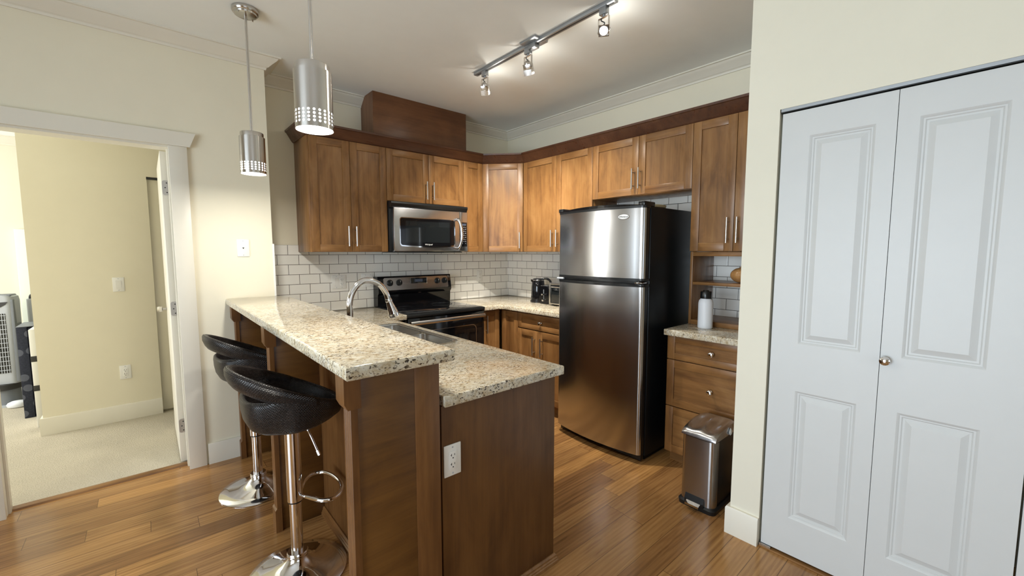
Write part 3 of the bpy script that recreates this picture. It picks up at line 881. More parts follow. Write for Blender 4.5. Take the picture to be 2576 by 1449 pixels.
b = BM(); slab(b, [(2.523, YN + .003), (XB - .010, YN + .003), (XB - .010, 1.388), (2.523, 1.388)], [], ZCN - TC, ZCN, .005)
tag(O('nook_countertop', b, M['granite'], sharp=50), 'small granite counter above the drawers holding the white bottle', 'countertop')

# sink
t = thing('kitchen_sink', 'double-bowl stainless sink set into the peninsula counter', 'sink', ((SX0 + SX1) / 2, (SY0 + SY1) / 2, ZCN))
b = BM()
loft(b, [[(x, y, z) for x, y in rrect(SX0 + i, SX1 - i, SY0 + i, SY1 - i, .045)] for i, z in ((-.012, ZCN + .0005), (-.012, ZCN + .003), (.004, ZCN + .003), (.006, ZCN - .006))], cap=False)
O('rim', b, M['sinksteel'], t, world=True)
for y0, y1 in ((SY0 + .006, 2.325), (2.345, SY1 - .006)):
    b = BM()
    rr = [rrect(SX0 + .006 + i, SX1 - .006 - i, y0 + i, y1 - i, .05) for i in (0, .008, .02, .05)]
    loft(b, [[(x, y, z) for x, y in r] for r, z in zip(rr, (ZCN - .008, ZCN - .15, ZCN - .175, ZCN - .182))], cap=False)
    b.faces.new([b.verts.new((x, y, ZCN - .182)) for x, y in rr[-1]])
    bmesh.ops.remove_doubles(b, verts=b.verts[:], dist=1e-5)
    cyl(b, ((SX0 + SX1) / 2, (y0 + y1) / 2, ZCN - .181), ((SX0 + SX1) / 2, (y0 + y1) / 2, ZCN - .179), .045, n=24)
    O('bowl', b, M['sinksteel'], t, world=True)
b = BM(); box(b, SX0 + .008, SX1 - .008, 2.322, 2.348, ZCN - .14, ZCN - .02, .006); O('divider', b, M['sinksteel'], t, world=True)

# faucet
t = thing('kitchen_faucet', 'tall chrome gooseneck faucet with pull-down spray head', 'faucet', (.842, 2.34, ZCN))
b = BM(); lathe(b, [(0, 0), (.030, 0), (.030, .010), (.022, .018), (.0195, .03), (.0195, .10), (.017, .11), (0, .11)], (0, 0, 0), 28); O('base', b, M['chrome'], t)
b = BM()
tube(b, smooth_path([(0, 0, .10), (0, 0, .17), (.001, 0, .225), (.022, 0, .285), (.068, 0, .332), (.12, 0, .337), (.175, 0, .312), (.212, 0, .262), (.226, 0, .222)], 7), .0165, 18); O('neck', b, M['chrome'], t)
b = BM()
dn = Vector((.035, 0, -.10)).normalized(); p0 = Vector((.225, 0, .226))
for a, c, r0, r1 in ((0, .012, .0175, .020), (.012, .018, .020, .0195), (.018, .06, .0175, .024), (.06, .088, .024, .029), (.088, .094, .027, .0285), (.094, .114, .0285, .0285)): cyl(b, p0 + dn * a, p0 + dn * c, r0, r1, 24)
cyl(b, p0 + dn * .114, p0 + dn * .116, .0235, .022, 24, mi=1); O('spray_head', b, [M['chrome'], M['slot']], t)
b = BM(); tube(b, [(.012, -.018, .055), (.028, -.045, .060), (.055, -.085, .075)], [.007, .006, .0045], 12); O('lever', b, M['chrome'], t)

# ------------------------------------------------------------------ electric range
X0, X1 = 1.549, 2.311
t = thing('electric_range', 'black glass-top electric range with steel control panel and oven door', 'stove', ((X0 + X1) / 2, 3.36, 0))
b = BM(); box(b, X0, X1, 3.075, YA - .012, .03, .895, .002); box(b, X0 + .02, X1 - .02, 3.10, 3.60, 0, .03); O('body', b, M['blackgloss'], t, world=True)
b = BM(); box(b, X0 - .001, X1 + .001, 3.028, YA - .085, .893, .922, .006, 0); box(b, X0 + .012, X1 - .012, 3.042, YA - .10, .9225, .925, .001, 1)
O('cooktop', b, [M['black'], M['blackgloss']], t, world=True)
for bx, by, br in ((1.74, 3.20, .105), (2.12, 3.20, .085), (1.74, 3.47, .075), (2.12, 3.47, .105)):
    b = BM(); lathe(b, [(br - .002, .9251), (br - .002, .9256), (br, .9256), (br, .9251)], (bx, by, 0), 40, closed=True); O('burner_ring', b, M['ringgrey'], t, world=True)
# backguard, leaning
b = BM()
extrude_profile(b, [(YA - .012, .925), (YA - .012, 1.196), (3.612, 1.198), (3.605, 1.190), (3.585, 1.06), (3.590, 1.045), (3.605, 1.03), (3.612, .925)], 'x', X0, X1)
O('backguard', b, M['blackgloss'], t, world=True)
def onguard(x, z, off=0):      # point on the leaning control face
    y = 3.585 + (z - 1.06) / (1.190 - 1.06) * (3.605 - 3.585)
    return Vector((x, y - off, z))
b = BM()
pl = []
for z in (1.072, 1.078, 1.176, 1.184):
    ins = .012 if z in (1.072, 1.184) else 0
    pl.append([onguard(X0 + .052 + ins, z, .0035), onguard(X1 - .035 - ins, z, .0035)])
rows = [[b.verts.new(p) for p in r] for r in pl]; rows2 = [[b.verts.new(p + Vector((0, .004, 0))) for p in r] for r in pl]
for a in range(3): b.faces.new((rows[a][0], rows[a][1], rows[a + 1][1], rows[a + 1][0]))
outl = [rows[0][0], rows[0][1], rows[1][1], rows[2][1], rows[3][1], rows[3][0], rows[2][0], rows[1][0]]
outb = [rows2[0][0], rows2[0][1], rows2[1][1], rows2[2][1], rows2[3][1], rows2[3][0], rows2[2][0], rows2[1][0]]
for i in range(8): b.faces.new((outl[i], outb[i], outb[(i + 1) % 8], outl[(i + 1) % 8]))
pn = O('control_panel', b, M['steelx'], t, world=True)
for kx in (1.661, 1.752, 2.155, 2.236):
    b = BM(); p = onguard(kx, 1.137, .003)
    lathe(b, [(.031, 0), (.031, -.003), (.027, -.005), (.024, -.016), (.021, -.020), (0, -.021)], p, 28, axis='y', mi=0)
    box(b, p.x - .005, p.x + .005, p.y - .028, p.y - .018, p.z - .022, p.z + .022, .002, 0)
    box(b, p.x - .001, p.x + .001, p.y - .0285, p.y - .026, p.z + .006, p.z + .020, 0, 1)
    O('control_knob', b, [M['black'], M['white']], pn, world=True)
b = BM(); p = onguard(1.952, 1.140, .006); box(b, 1.868, 2.038, p.y, p.y + .01, 1.104, 1.176, .003); box(b, 1.914, 1.992, p.y - .0006, p.y + .001, 1.138, 1.164, 0, 1)
box(b, 2.036, 2.041, p.y - .001, p.y + .01, 1.106, 1.176, .001, 2)
O('clock_display', b, [M['glass'], M['display'], M['chrome']], pn, world=True)
b = BM(); lathe(b, [(0, -.004), (.020, -.0035), (.026, 0)], (0, 0, 0), 28, axis='y')
for v in b.verts: v.co = Vector((1.963 + v.co.x * 1.0, 3.603 + v.co.y, 1.040 + v.co.z * .42))
O('badge', b, M['chrome'], t, world=True, label='small oval chrome badge')
# oven door, window, handle, drawer
b = BM(); box(b, X0 + .002, X1 - .002, 3.040, 3.075, .235, .885, .004); dr = O('oven_door', b, M['blackgloss'], t, world=True)
b = BM(); sweep(b, [(0, 0), (1, 0)], [(0, 0), (0.001, 0), (0.001, .001)]); b.free()
b = BM()
for i, (ri, y) in enumerate(((0, 3.0385),)):
    rr = rrect(1.665, 2.222, .36, .775, .045); r2 = rrect(1.673, 2.214, .368, .767, .04)
    loft(b, [[(x, 3.0405, z) for x, z in rr], [(x, 3.0375, z) for x, z in rr], [(x, 3.0375, z) for x, z in r2], [(x, 3.0395, z) for x, z in r2]], cap=False)
O('window_trim', b, M['steelz'], dr, world=True)
b = BM(); extrude_profile(b, rrect(1.76, 2.12, .42, .70, .02), 'y', 3.0385, 3.0405); O('window', b, M['glass'], dr, world=True)
b = BM(); hp = [(X0 + .012, 3.012, .848), (X0 + .20, 3.004, .850), ((X0 + X1) / 2, 3.000, .851), (X1 - .20, 3.004, .850), (X1 - .012, 3.012, .848)]
P_ = smooth_path(hp, 6)
for a in P_: pass
rings = []
for q in P_: rings.append([(q.x, q.y + .011 * math.cos(k * PI / 6), q.z + .017 * math.sin(k * PI / 6)) for k in range(12)])
loft(b, rings); box(b, X0 + .012, X0 + .035, 3.012, 3.042, .836, .862, .004); box(b, X1 - .035, X1 - .012, 3.012, 3.042, .836, .862, .004)
O('handle', b, M['steelx'], dr, world=True, label='wide brushed steel handle bar')
b = BM(); box(b, X0 + .002, X1 - .002, 3.042, 3.075, .05, .225, .004); O('storage_drawer', b, M['blackgloss'], t, world=True)

# ------------------------------------------------------------------ over-the-range microwave
MY = 3.292
t = thing('microwave', 'stainless over-the-range microwave with black window and curved handle', 'microwave', (1.93, 3.5, ZU))
b = BM(); box(b, 1.549, 2.311, MY + .045, YA - .004, ZU + .004, 1.842, .002); O('body', b, M['black'], t, world=True)
b = BM(); extrude_profile(b, [(MY + .046, 1.842), (MY - .004, 1.838), (MY - .008, 1.822), (MY + .012, 1.790), (MY + .046, 1.790)], 'x', 1.549, 2.311)
for k in range(3): box(b, 1.57, 2.29, MY + .0 + .004 * k - .004, MY + .01 + .004 * k, 1.818 - .010 * k, 1.8205 - .010 * k)
O('vent_grille', b, M['black'], t, world=True)
b = BM(); box(b, 1.572, 2.222, MY, MY + .044, ZU + .004, 1.789, .004); dr = O('door', b, M['steelx'], t, world=True)
b = BM()
def arcrect(x0, x1, z0, z1, r, sag, y, k=6):
    p = rrect(x0, x1, z0, z1, r, k); out = []
    for x, z in p:
        s = 1 - ((x - (x0 + x1) / 2) / ((x1 - x0) / 2)) ** 2
        out.append((x, y, z - (sag * s if z < (z0 + z1) / 2 else 0)))
    # densify bottom edge for the arc
    res = []
    for i, a in enumerate(out):
        res.append(a); c = out[(i + 1) % len(out)]
        if abs(a[0] - c[0]) > .2:
            for q in range(1, 10):
                x = a[0] + (c[0] - a[0]) * q / 10; s = 1 - ((x - (x0 + x1) / 2) / ((x1 - x0) / 2)) ** 2
                zb = z0 - sag * s if a[2] < (z0 + z1) / 2 else z1
                res.append((x, y, zb))
    return res
r1 = arcrect(1.620, 2.172, 1.470, 1.712, .022, .012, MY + .001); r2 = arcrect(1.620, 2.172, 1.470, 1.712, .022, .012, MY - .003)
r3 = arcrect(1.627, 2.165, 1.480, 1.706, .018, .012, MY - .003); r4 = arcrect(1.627, 2.165, 1.480, 1.706, .018, .012, MY - .001)
loft(b, [r1, r2, r3, r4], cap=False); O('window_trim', b, M['chrome'], dr, world=True)
b = BM(); loft(b, [r3, [(x, MY - .0012, z) for x, y, z in r3]][1:] + [[(x, MY + .001, z) for x, y, z in r3]]); O('window', b, M['blackgloss'], dr, world=True)
b = BM(); box(b, 1.675, 2.112, MY - .0018, MY - .001, 1.502, 1.682); O('viewing_pane', b, M['glass'], dr, world=True)
text('lettering', 'Whirlpool', .018, dr, M['white'], Vector((1.892, MY - .002, 1.484)) - Vector(t.location), (R(90), 0, 0))
b = BM(); tube(b, smooth_path([(2.186, MY + .002, 1.715), (2.190, MY - .030, 1.712), (2.204, MY - .050, 1.66), (2.209, MY - .056, 1.585), (2.204, MY - .050, 1.51), (2.190, MY - .030, 1.458), (2.186, MY + .002, 1.455)], 6), .013, 14)
O('handle', b, M['chrome'], dr, world=True, label='curved bright chrome handle')
b = BM(); box(b, 2.226, 2.311, MY, MY + .044, ZU + .004, 1.789, .004); cp = O('control_panel', b, M['steelx'], t, world=True)
b = BM(); box(b, 2.232, 2.304, MY - .002, MY + .002, 1.470, 1.695, .001); O('keypad', b, M['blackgloss'], cp, world=True)
b = BM(); box(b, 2.245, 2.292, MY - .0026, MY - .001, 1.664, 1.682); O('display', b, M['display'], cp, world=True)
b = BM()
for r_ in range(9):
    for c in range(3):
        if r_ == 8 and c == 1: continue
        x = 2.246 + c * .018; z = 1.645 - r_ * .0185
        box(b, x, x + .010, MY - .0026, MY - .001, z, z + .004 + .003 * ((r_ + c) % 2))
O('key_marks', b, M['greyplastic'], cp, world=True)
b = BM(); box(b, 1.60, 2.26, MY + .02, 3.60, ZU - .006, ZU + .004, .001); O('underside_panel', b, M['black'], t, world=True)
b = BM(); box(b, 1.76, 2.08, MY + .05, 3.50, ZU - .008, ZU - .006); O('grease_filter', b, M['track'], t, world=True)

# ------------------------------------------------------------------ refrigerator
FY0, FY1, FXB = 1.474, 2.216, 3.08
FC = (FY0 + FY1) / 2
t = thing('refrigerator', 'top-freezer refrigerator with curved steel doors and black sides', 'refrigerator', (2.75, FC, 0))
b = BM(); box(b, 2.475, FXB, FY0, FY1, .035, 1.712, .006); box(b, 2.50, FXB - .05, FY0 + .02, FY1 - .02, 0, .035); O('cabinet_body', b, M['fridgeblack'], t, world=True)


def front(y, bulge=0.0):
    return 2.362 + .046 * ((y - FC) / ((FY1 - FY0) / 2)) ** 2 - bulge


def door_outline(ins=0.0, back=2.468, fr=.032, bulge=0.0):
    """plan outline of a curved door: list of (x, y) from the right rear corner round the front"""
    y0, y1 = FY0 + ins, FY1 - ins; out = [(back, y0)]
    xe = front(y0 + fr, bulge)
    for k in range(7):
        a = R(90 * k / 6); out.append((xe + fr * (1 - math.sin(a)) * 1.0 + ins, y0 + fr * (1 - math.cos(a))))
    n = 22
    for k in range(1, n): y = y0 + fr + (y1 - y0 - 2 * fr) * k / n; out.append((front(y, bulge) + ins, y))
    xe = front(y1 - fr, bulge)
    for k in range(7):
        a = R(90 * k / 6); out.append((xe + fr * (1 - math.cos(a)) + ins, y1 - fr * (1 - math.sin(a))))
    out.append((back, y1)); return out


for nm, z0, z1 in (('freezer_door', 1.246, 1.700), ('fridge_door', .062, 1.190)):
    b = BM(); prism(b, door_outline(.006), z0 + .001, z1 - .001); dr = O(nm, b, M['black'], t, world=True)
    b = BM()
    o1 = door_outline()[2:-2]; o2 = door_outline(.004)[2:-2]
    A = [b.verts.new((x, y, z0)) for x, y in o1]; B = [b.verts.new((x, y, z1)) for x, y in o1]; C = [b.verts.new((x, y, z0)) for x, y in o2]; D = [b.verts.new((x, y, z1)) for x, y in o2]
    for i in range(len(A) - 1):
        b.faces.new((A[i], A[i + 1], B[i + 1], B[i])); b.faces.new((C[i + 1], C[i], D[i], D[i + 1])); b.faces.new((B[i], B[i + 1], D[i + 1], D[i])); b.faces.new((A[i + 1], A[i], C[i], C[i + 1]))
    b.faces.new((A[0], B[0], D[0], C[0])); b.faces.new((A[-1], C[-1], D[-1], B[-1]))
    O('steel_skin', b, M['steely'], dr, world=True, label='brushed stainless steel door skin')
    caps = [(z1, z1 + .020)]
    if nm == 'freezer_door': caps.append((z0 - .018, z0))
    for a, c in caps:
        b = BM(); prism(b, door_outline(-.002), a, c, 0, .004); O('door_cap', b, M['black'], dr, world=True)
    if nm == 'freezer_door':
        # arched black top edge
        b = BM(); o = door_outline(-.003)
        A = [b.verts.new((x, y, 1.716)) for x, y in o]
        B = [b.verts.new((x, y, 1.718 + .016 * max(0, 1 - ((y - FC) / .36) ** 2))) for x, y in o]
        for i in range(len(A)): b.faces.new((A[i], A[(i + 1) % len(A)], B[(i + 1) % len(A)], B[i]))
        b.faces.new(B); b.faces.new(list(reversed(A))); O('arched_top', b, M['blackgloss'], dr, world=True)
        yb = 1.617; xb = front(yb)
        b = BM(); lathe(b, [(0, -.004), (.034, -.0035), (.040, -.0005)], (0, 0, 0), 32, axis='x')
        for v in b.verts: v.co = Vector((xb + .0005 + v.co.x - .152 * v.co.y * .95, yb + v.co.y * .95, 1.648 + v.co.z * .42))
        bd = O('badge', b, M['white'], dr, world=True, label='pale oval badge with dark script')
        b = BM(); lathe(b, [(.040, -.0042), (.042, -.0030), (.043, 0), (.040, 0)], (0, 0, 0), 32, axis='x', closed=True)
        for v in b.verts: v.co = Vector((xb + .0005 + v.co.x - .152 * v.co.y * .95, yb + v.co.y * .95, 1.648 + v.co.z * .44))
        O('badge_rim', b, M['chrome'], bd, world=True)
        text('badge_lettering', 'Whirlpool', .0155, bd, M['slot'], Vector((xb - .0040, yb, 1.648)) - Vector(t.location), (R(90), 0, R(-81.4)))
b = BM(); box(b, 2.40, 2.475, FY0 + .03, FY1 - .012, 1.205, 1.232, .003); O('door_gap_filler', b, M['black'], t, world=True)
b = BM(); box(b, 2.385, 2.46, FY1 - .07, FY1 - .004, 1.2125, 1.226, .003); O('hinge', b, M['lightplastic'], t, world=True, label='pale centre hinge')
b = BM(); box(b, 2.385, 2.46, FY0 + .004, FY0 + .055, 1.213, 1.222, .003); O('hinge', b, M['chrome'], t, world=True)
b = BM(); box(b, 2.40, 2.53, FY0 + .004, FY0 + .05, 1.713, 1.742, .006); O('hinge_cover', b, M['black'], t, world=True)
b = BM(); box(b, 2.40, 2.53, FY1 - .05, FY1 - .004, 1.713, 1.742, .006); O('hinge_cover', b, M['black'], t, world=True)
b = BM(); box(b, 2.44, 2.476, FY0 + .01, FY1 - .01, .012, .060, .004); O('toe_grille', b, M['black'], t, world=True)
# tray on top
b = BM(); lathe(b, [(0, 0), (.145, 0), (.175, .012), (.180, .028), (.176, .029), (.168, .014), (.14, .005), (0, .005)], (2.70, 1.70, 1.7125), 44)
tag(O('serving_tray', b, M['tray']), 'cream round tray lying flat on top of the refrigerator', 'tray')

# ------------------------------------------------------------------ small things on counters
t = thing('electric_kettle', 'black electric kettle on the corner counter beside the toaster', 'kettle', (2.95, 2.985, ZCN))
b = BM(); lathe(b, [(0, 0), (.080, 0), (.080, .018), (.074, .022), (0, .022)], (0, 0, 0), 32); O('power_base', b, M['black'], t)
b = BM(); lathe(b, [(0, .022), (.072, .022), (.073, .05), (.066, .15), (.058, .215), (.055, .222)], (0, 0, 0), 36); O('body', b, M['blackgloss'], t)
b = BM(); lathe(b, [(.055, .221), (.056, .226), (.050, .234), (.02, .240), (0, .240)], (0, 0, 0), 30); O('lid', b, M['black'], t)
b = BM(); lathe(b, [(.057, .214), (.0585, .218), (.0575, .223), (.055, .2225)], (0, 0, 0), 36, closed=True); O('trim_ring', b, M['chrome'], t)
b = BM(); tube(b, smooth_path([(.030, -.030, .232), (.062, -.062, .232), (.086, -.086, .20), (.086, -.086, .12), (.060, -.060, .07)], 6), .011, 12); O('handle', b, M['black'], t)
b = BM(); loft(b, [[(-.040, .024, .222), (-.024, .040, .222), (-.030, .030, .17)], [(-.058, .050, .226), (-.050, .058, .226), (-.052, .052, .208)]]); O('spout', b, M['blackgloss'], t)

t = thing('toaster', 'black and chrome toaster between the kettle and the toaster oven', 'toaster', (2.945, 2.82, ZCN))
b = BM(); extrude_profile(b, [(-.062, .015), (.062, .015), (.064, .03), (.060, .15), (.045, .172), (-.045, .172), (-.060, .15), (-.064, .03)], 'x', -.085, .12); O('shell', b, M['blackgloss'], t, sharp=25)
b = BM(); box(b, -.08, .115, -.045, .045, .170, .178, .003); O('top_plate', b, M['chrome'], t)
for y in (-.022, .022):
    b = BM(); box(b, -.06, .09, y - .009, y + .009, .1775, .1795); O('slot', b, M['slot'], t)
b = BM(); box(b, -.112, -.085, -.010, .010, .088, .104, .004); box(b, -.0865, -.085, -.004, .004, .05, .14, 0, 1); O('lever', b, [M['chrome'], M['greyplastic']], t)
b = BM(); lathe(b, [(0, -.018), (.012, -.017), (.014, 0)], (-.085, 0, .040), 18, axis='x'); O('browning_dial', b, M['chrome'], t)
b = BM(); box(b, -.08, .115, -.055, .055, 0, .016, .003); O('foot', b, M['black'], t)

t = thing('toaster_oven', 'small silver-framed toaster oven with dark glass, half hidden by the refrigerator', 'toaster oven', (2.93, 2.55, ZCN))
b = BM(); box(b, -.09, .17, -.18, .17, .012, .215, .01); O('body', b, M['steely'], t)
b = BM(); box(b, -.098, -.089, -.09, .150, .03, .195, .003); O('glass_door', b, M['glass'], t)
b = BM(); box(b, -.104, -.089, .152, .170, .012, .215, .004); box(b, -.104, -.089, -.18, .152, .196, .214, .003); box(b, -.104, -.089, -.18, .152, .014, .030, .003); O('door_frame', b, M['nickel'], t)
b = BM(); tube(b, [(-.098, -.07, .178), (-.118, -.07, .178), (-.118, .13, .178), (-.098, .13, .178)], .005, 10); O('handle', b, M['chrome'], t)
for y in (-.11, -.14):
    b = BM(); lathe(b, [(0, -.014), (.011, -.013), (.012, 0)], (-.09, y, .10), 16, axis='x'); O('dial', b, M['black'], t)
for x, y in ((-.07, -.16), (-.07, .15), (.15, -.16), (.15, .15)):
    b = BM(); cyl(b, (x, y, 0), (x, y, .014), .012, n=12); O('foot', b, M['black'], t)

t = thing('water_bottle', 'white water bottle with black lid on the nook counter', 'bottle', (2.752, 1.226, ZCN))
b = BM(); lathe(b, [(0, 0), (.042, 0), (.0455, .004), (.0455, .165), (.042, .182), (.033, .193), (.031, .198), (0, .198)], (0, 0, 0), 40); O('flask', b, M['bottle'], t)
b = BM(); lathe(b, [(.0, .196), (.0345, .196), (.0355, .200), (.0345, .238), (.032, .242), (.020, .243), (.018, .249), (0, .249)], (0, 0, 0), 32); O('lid', b, M['black'], t)

t = thing('wooden_gourd', 'round carved wooden gourd on the niche shelf, cut off by the wall edge', 'ornament', (2.955, 1.075, 1.2135))
b = BM()
n = 48
def gr(z): return .082 * math.sqrt(max(0, 1 - ((z - .052) / .054) ** 2))
lathe(b, [(0.0, 0.0), (.03, .0015)] + [(gr(z), z) for z in (.006, .014, .024, .036, .052, .066, .078, .088, .095)] + [(.032, .100), (.022, .106), (.018, .115), (0, .116)], (0, 0, 0), n)
for v in b.verts:
    a = math.atan2(v.co.y, v.co.x); k = 1 - .035 * abs(math.cos(a * 5)) ** 6
    v.co.x *= k; v.co.y *= k
O('gourd_body', b, M['lid'], t)

# ------------------------------------------------------------------ pedal bin
t = thing('pedal_bin', 'stainless pedal bin with black base standing in front of the drawers', 'bin', (2.36, 1.004, 0))
bx0, bx1, by0, by1 = 2.226, 2.500, .913, 1.095
b = BM()
def binring(z, i=0.0): return [(x, y, z) for x, y in rrect(bx0 + i, bx1 - i, by0 + i, by1 - i, .030, 6)]
loft(b, [binring(.03, .002), binring(.40, .0)]); O('liner_body', b, M['black'], t, world=True)
b = BM()
# steel wrap: front and both rounded front corners
def wrap(z, off):
    o = []
    r = .030
    o.append((bx0 + .045, by1 + off))
    for k in range(9): a = R(90 * k / 8); o.append((bx0 + r - (r + off) * math.sin(a), by1 - r + (r + off) * math.cos(a)))
    for k in range(9): a = R(90 * k / 8); o.append((bx0 + r - (r + off) * math.cos(a), by0 + r - (r + off) * math.sin(a)))
    o.append((bx0 + .045, by0 - off)); return o
zs = [.028, .40]
w1, w2 = wrap(0, .003), wrap(0, .0005)
A = [b.verts.new((x, y, zs[0])) for x, y in w1]; B = [b.verts.new((x, y, zs[1])) for x, y in w1]; C = [b.verts.new((x, y, zs[0])) for x, y in w2]; D = [b.verts.new((x, y, zs[1])) for x, y in w2]
for i in range(len(A) - 1):
    b.faces.new((A[i], A[i + 1], B[i + 1], B[i])); b.faces.new((C[i + 1], C[i], D[i], D[i + 1])); b.faces.new((B[i], B[i + 1], D[i + 1], D[i])); b.faces.new((A[i + 1], A[i], C[i], C[i + 1]))
O('steel_wrap', b, M['steelz'], t, world=True, label='brushed stainless steel front')
b = BM()
loft(b, [[(x, y, z) for x, y, z in binring(0.0, -.012)], binring(.022, -.014), binring(.032, -.004)]); O('base', b, M['black'], t, world=True)
# lid: sloped, with two shallow flutes
b = BM(); nx, ny = 14, 20; top = []
for i in range(nx + 1):
    x = bx0 - .004 + (bx1 - .015 - bx0) * i / nx; row = []
    for j in range(ny + 1):
        y = by0 - .003 + (by1 - by0 + .006) * j / ny; u = (y - by0) / (by1 - by0); fx_ = i / nx
        z = .434 + .030 * math.sin(fx_ * PI * .62) + .007 * math.cos(u * 4 * PI) * math.sin(fx_ * PI) - .010 * abs(2 * u - 1) ** 6 - .012 * max(0, 1 - fx_ * 9) ** 2
        row.append(b.verts.new((x, y, z)))
    top.append(row)
bot = [[b.verts.new((v.co.x, v.co.y, .403)) for v in row] for row in top]
for i in range(nx):
    for j in range(ny):
        b.faces.new((top[i][j], top[i + 1][j], top[i + 1][j + 1], top[i][j + 1])); b.faces.new((bot[i][j + 1], bot[i + 1][j + 1], bot[i + 1][j], bot[i][j]))
for i in range(nx): b.faces.new((top[i][0], bot[i][0], bot[i + 1][0], top[i + 1][0])); b.faces.new((top[i + 1][ny], bot[i + 1][ny], bot[i][ny], top[i][ny]))
for j in range(ny): b.faces.new((top[0][j + 1], bot[0][j + 1], bot[0][j], top[0][j])); b.faces.new((top[nx][j], bot[nx][j], bot[nx][j + 1], top[nx][j + 1]))
O('lid', b, M['steelx'], t, world=True, sharp=60)
b = BM(); box(b, bx1 - .02, bx1 + .010, by0 + .02, by1 - .02, .36, .455, .006); O('lid_hinge', b, M['black'], t, world=True)
b = BM(); extrude_profile(b, [(bx0 - .012, 0.004), (bx0 + .01, 0.004), (bx0 + .01, .075), (bx0 - .004, .072), (bx0 - .018, .045)], 'y', .958, 1.062); O('pedal_housing', b, M['black'], t, world=True)
b = BM(); extrude_profile(b, [(bx0 - .042, .024), (bx0 - .012, .036), (bx0 - .012, .044), (bx0 - .040, .034)], 'y', .972, 1.048); O('pedal', b, M['chrome'], t, world=True)
b = BM()
random.seed(3)
rings = []
for k in range(6):
    z = k * .008; r_ = (.004, .014, .018, .015, .010, .003)[k]
    rings.append([(2.40 + r_ * math.cos(a * PI / 4) * random.uniform(.7, 1.2), by0 - .008 + r_ * .5 * math.sin(a * PI / 4) * random.uniform(.7, 1.1), .402 + z) for a in range(8)])
loft(b, rings); O('bag_corner', b, M['white'], t, world=True, label='corner of white liner bag poking from the lid')

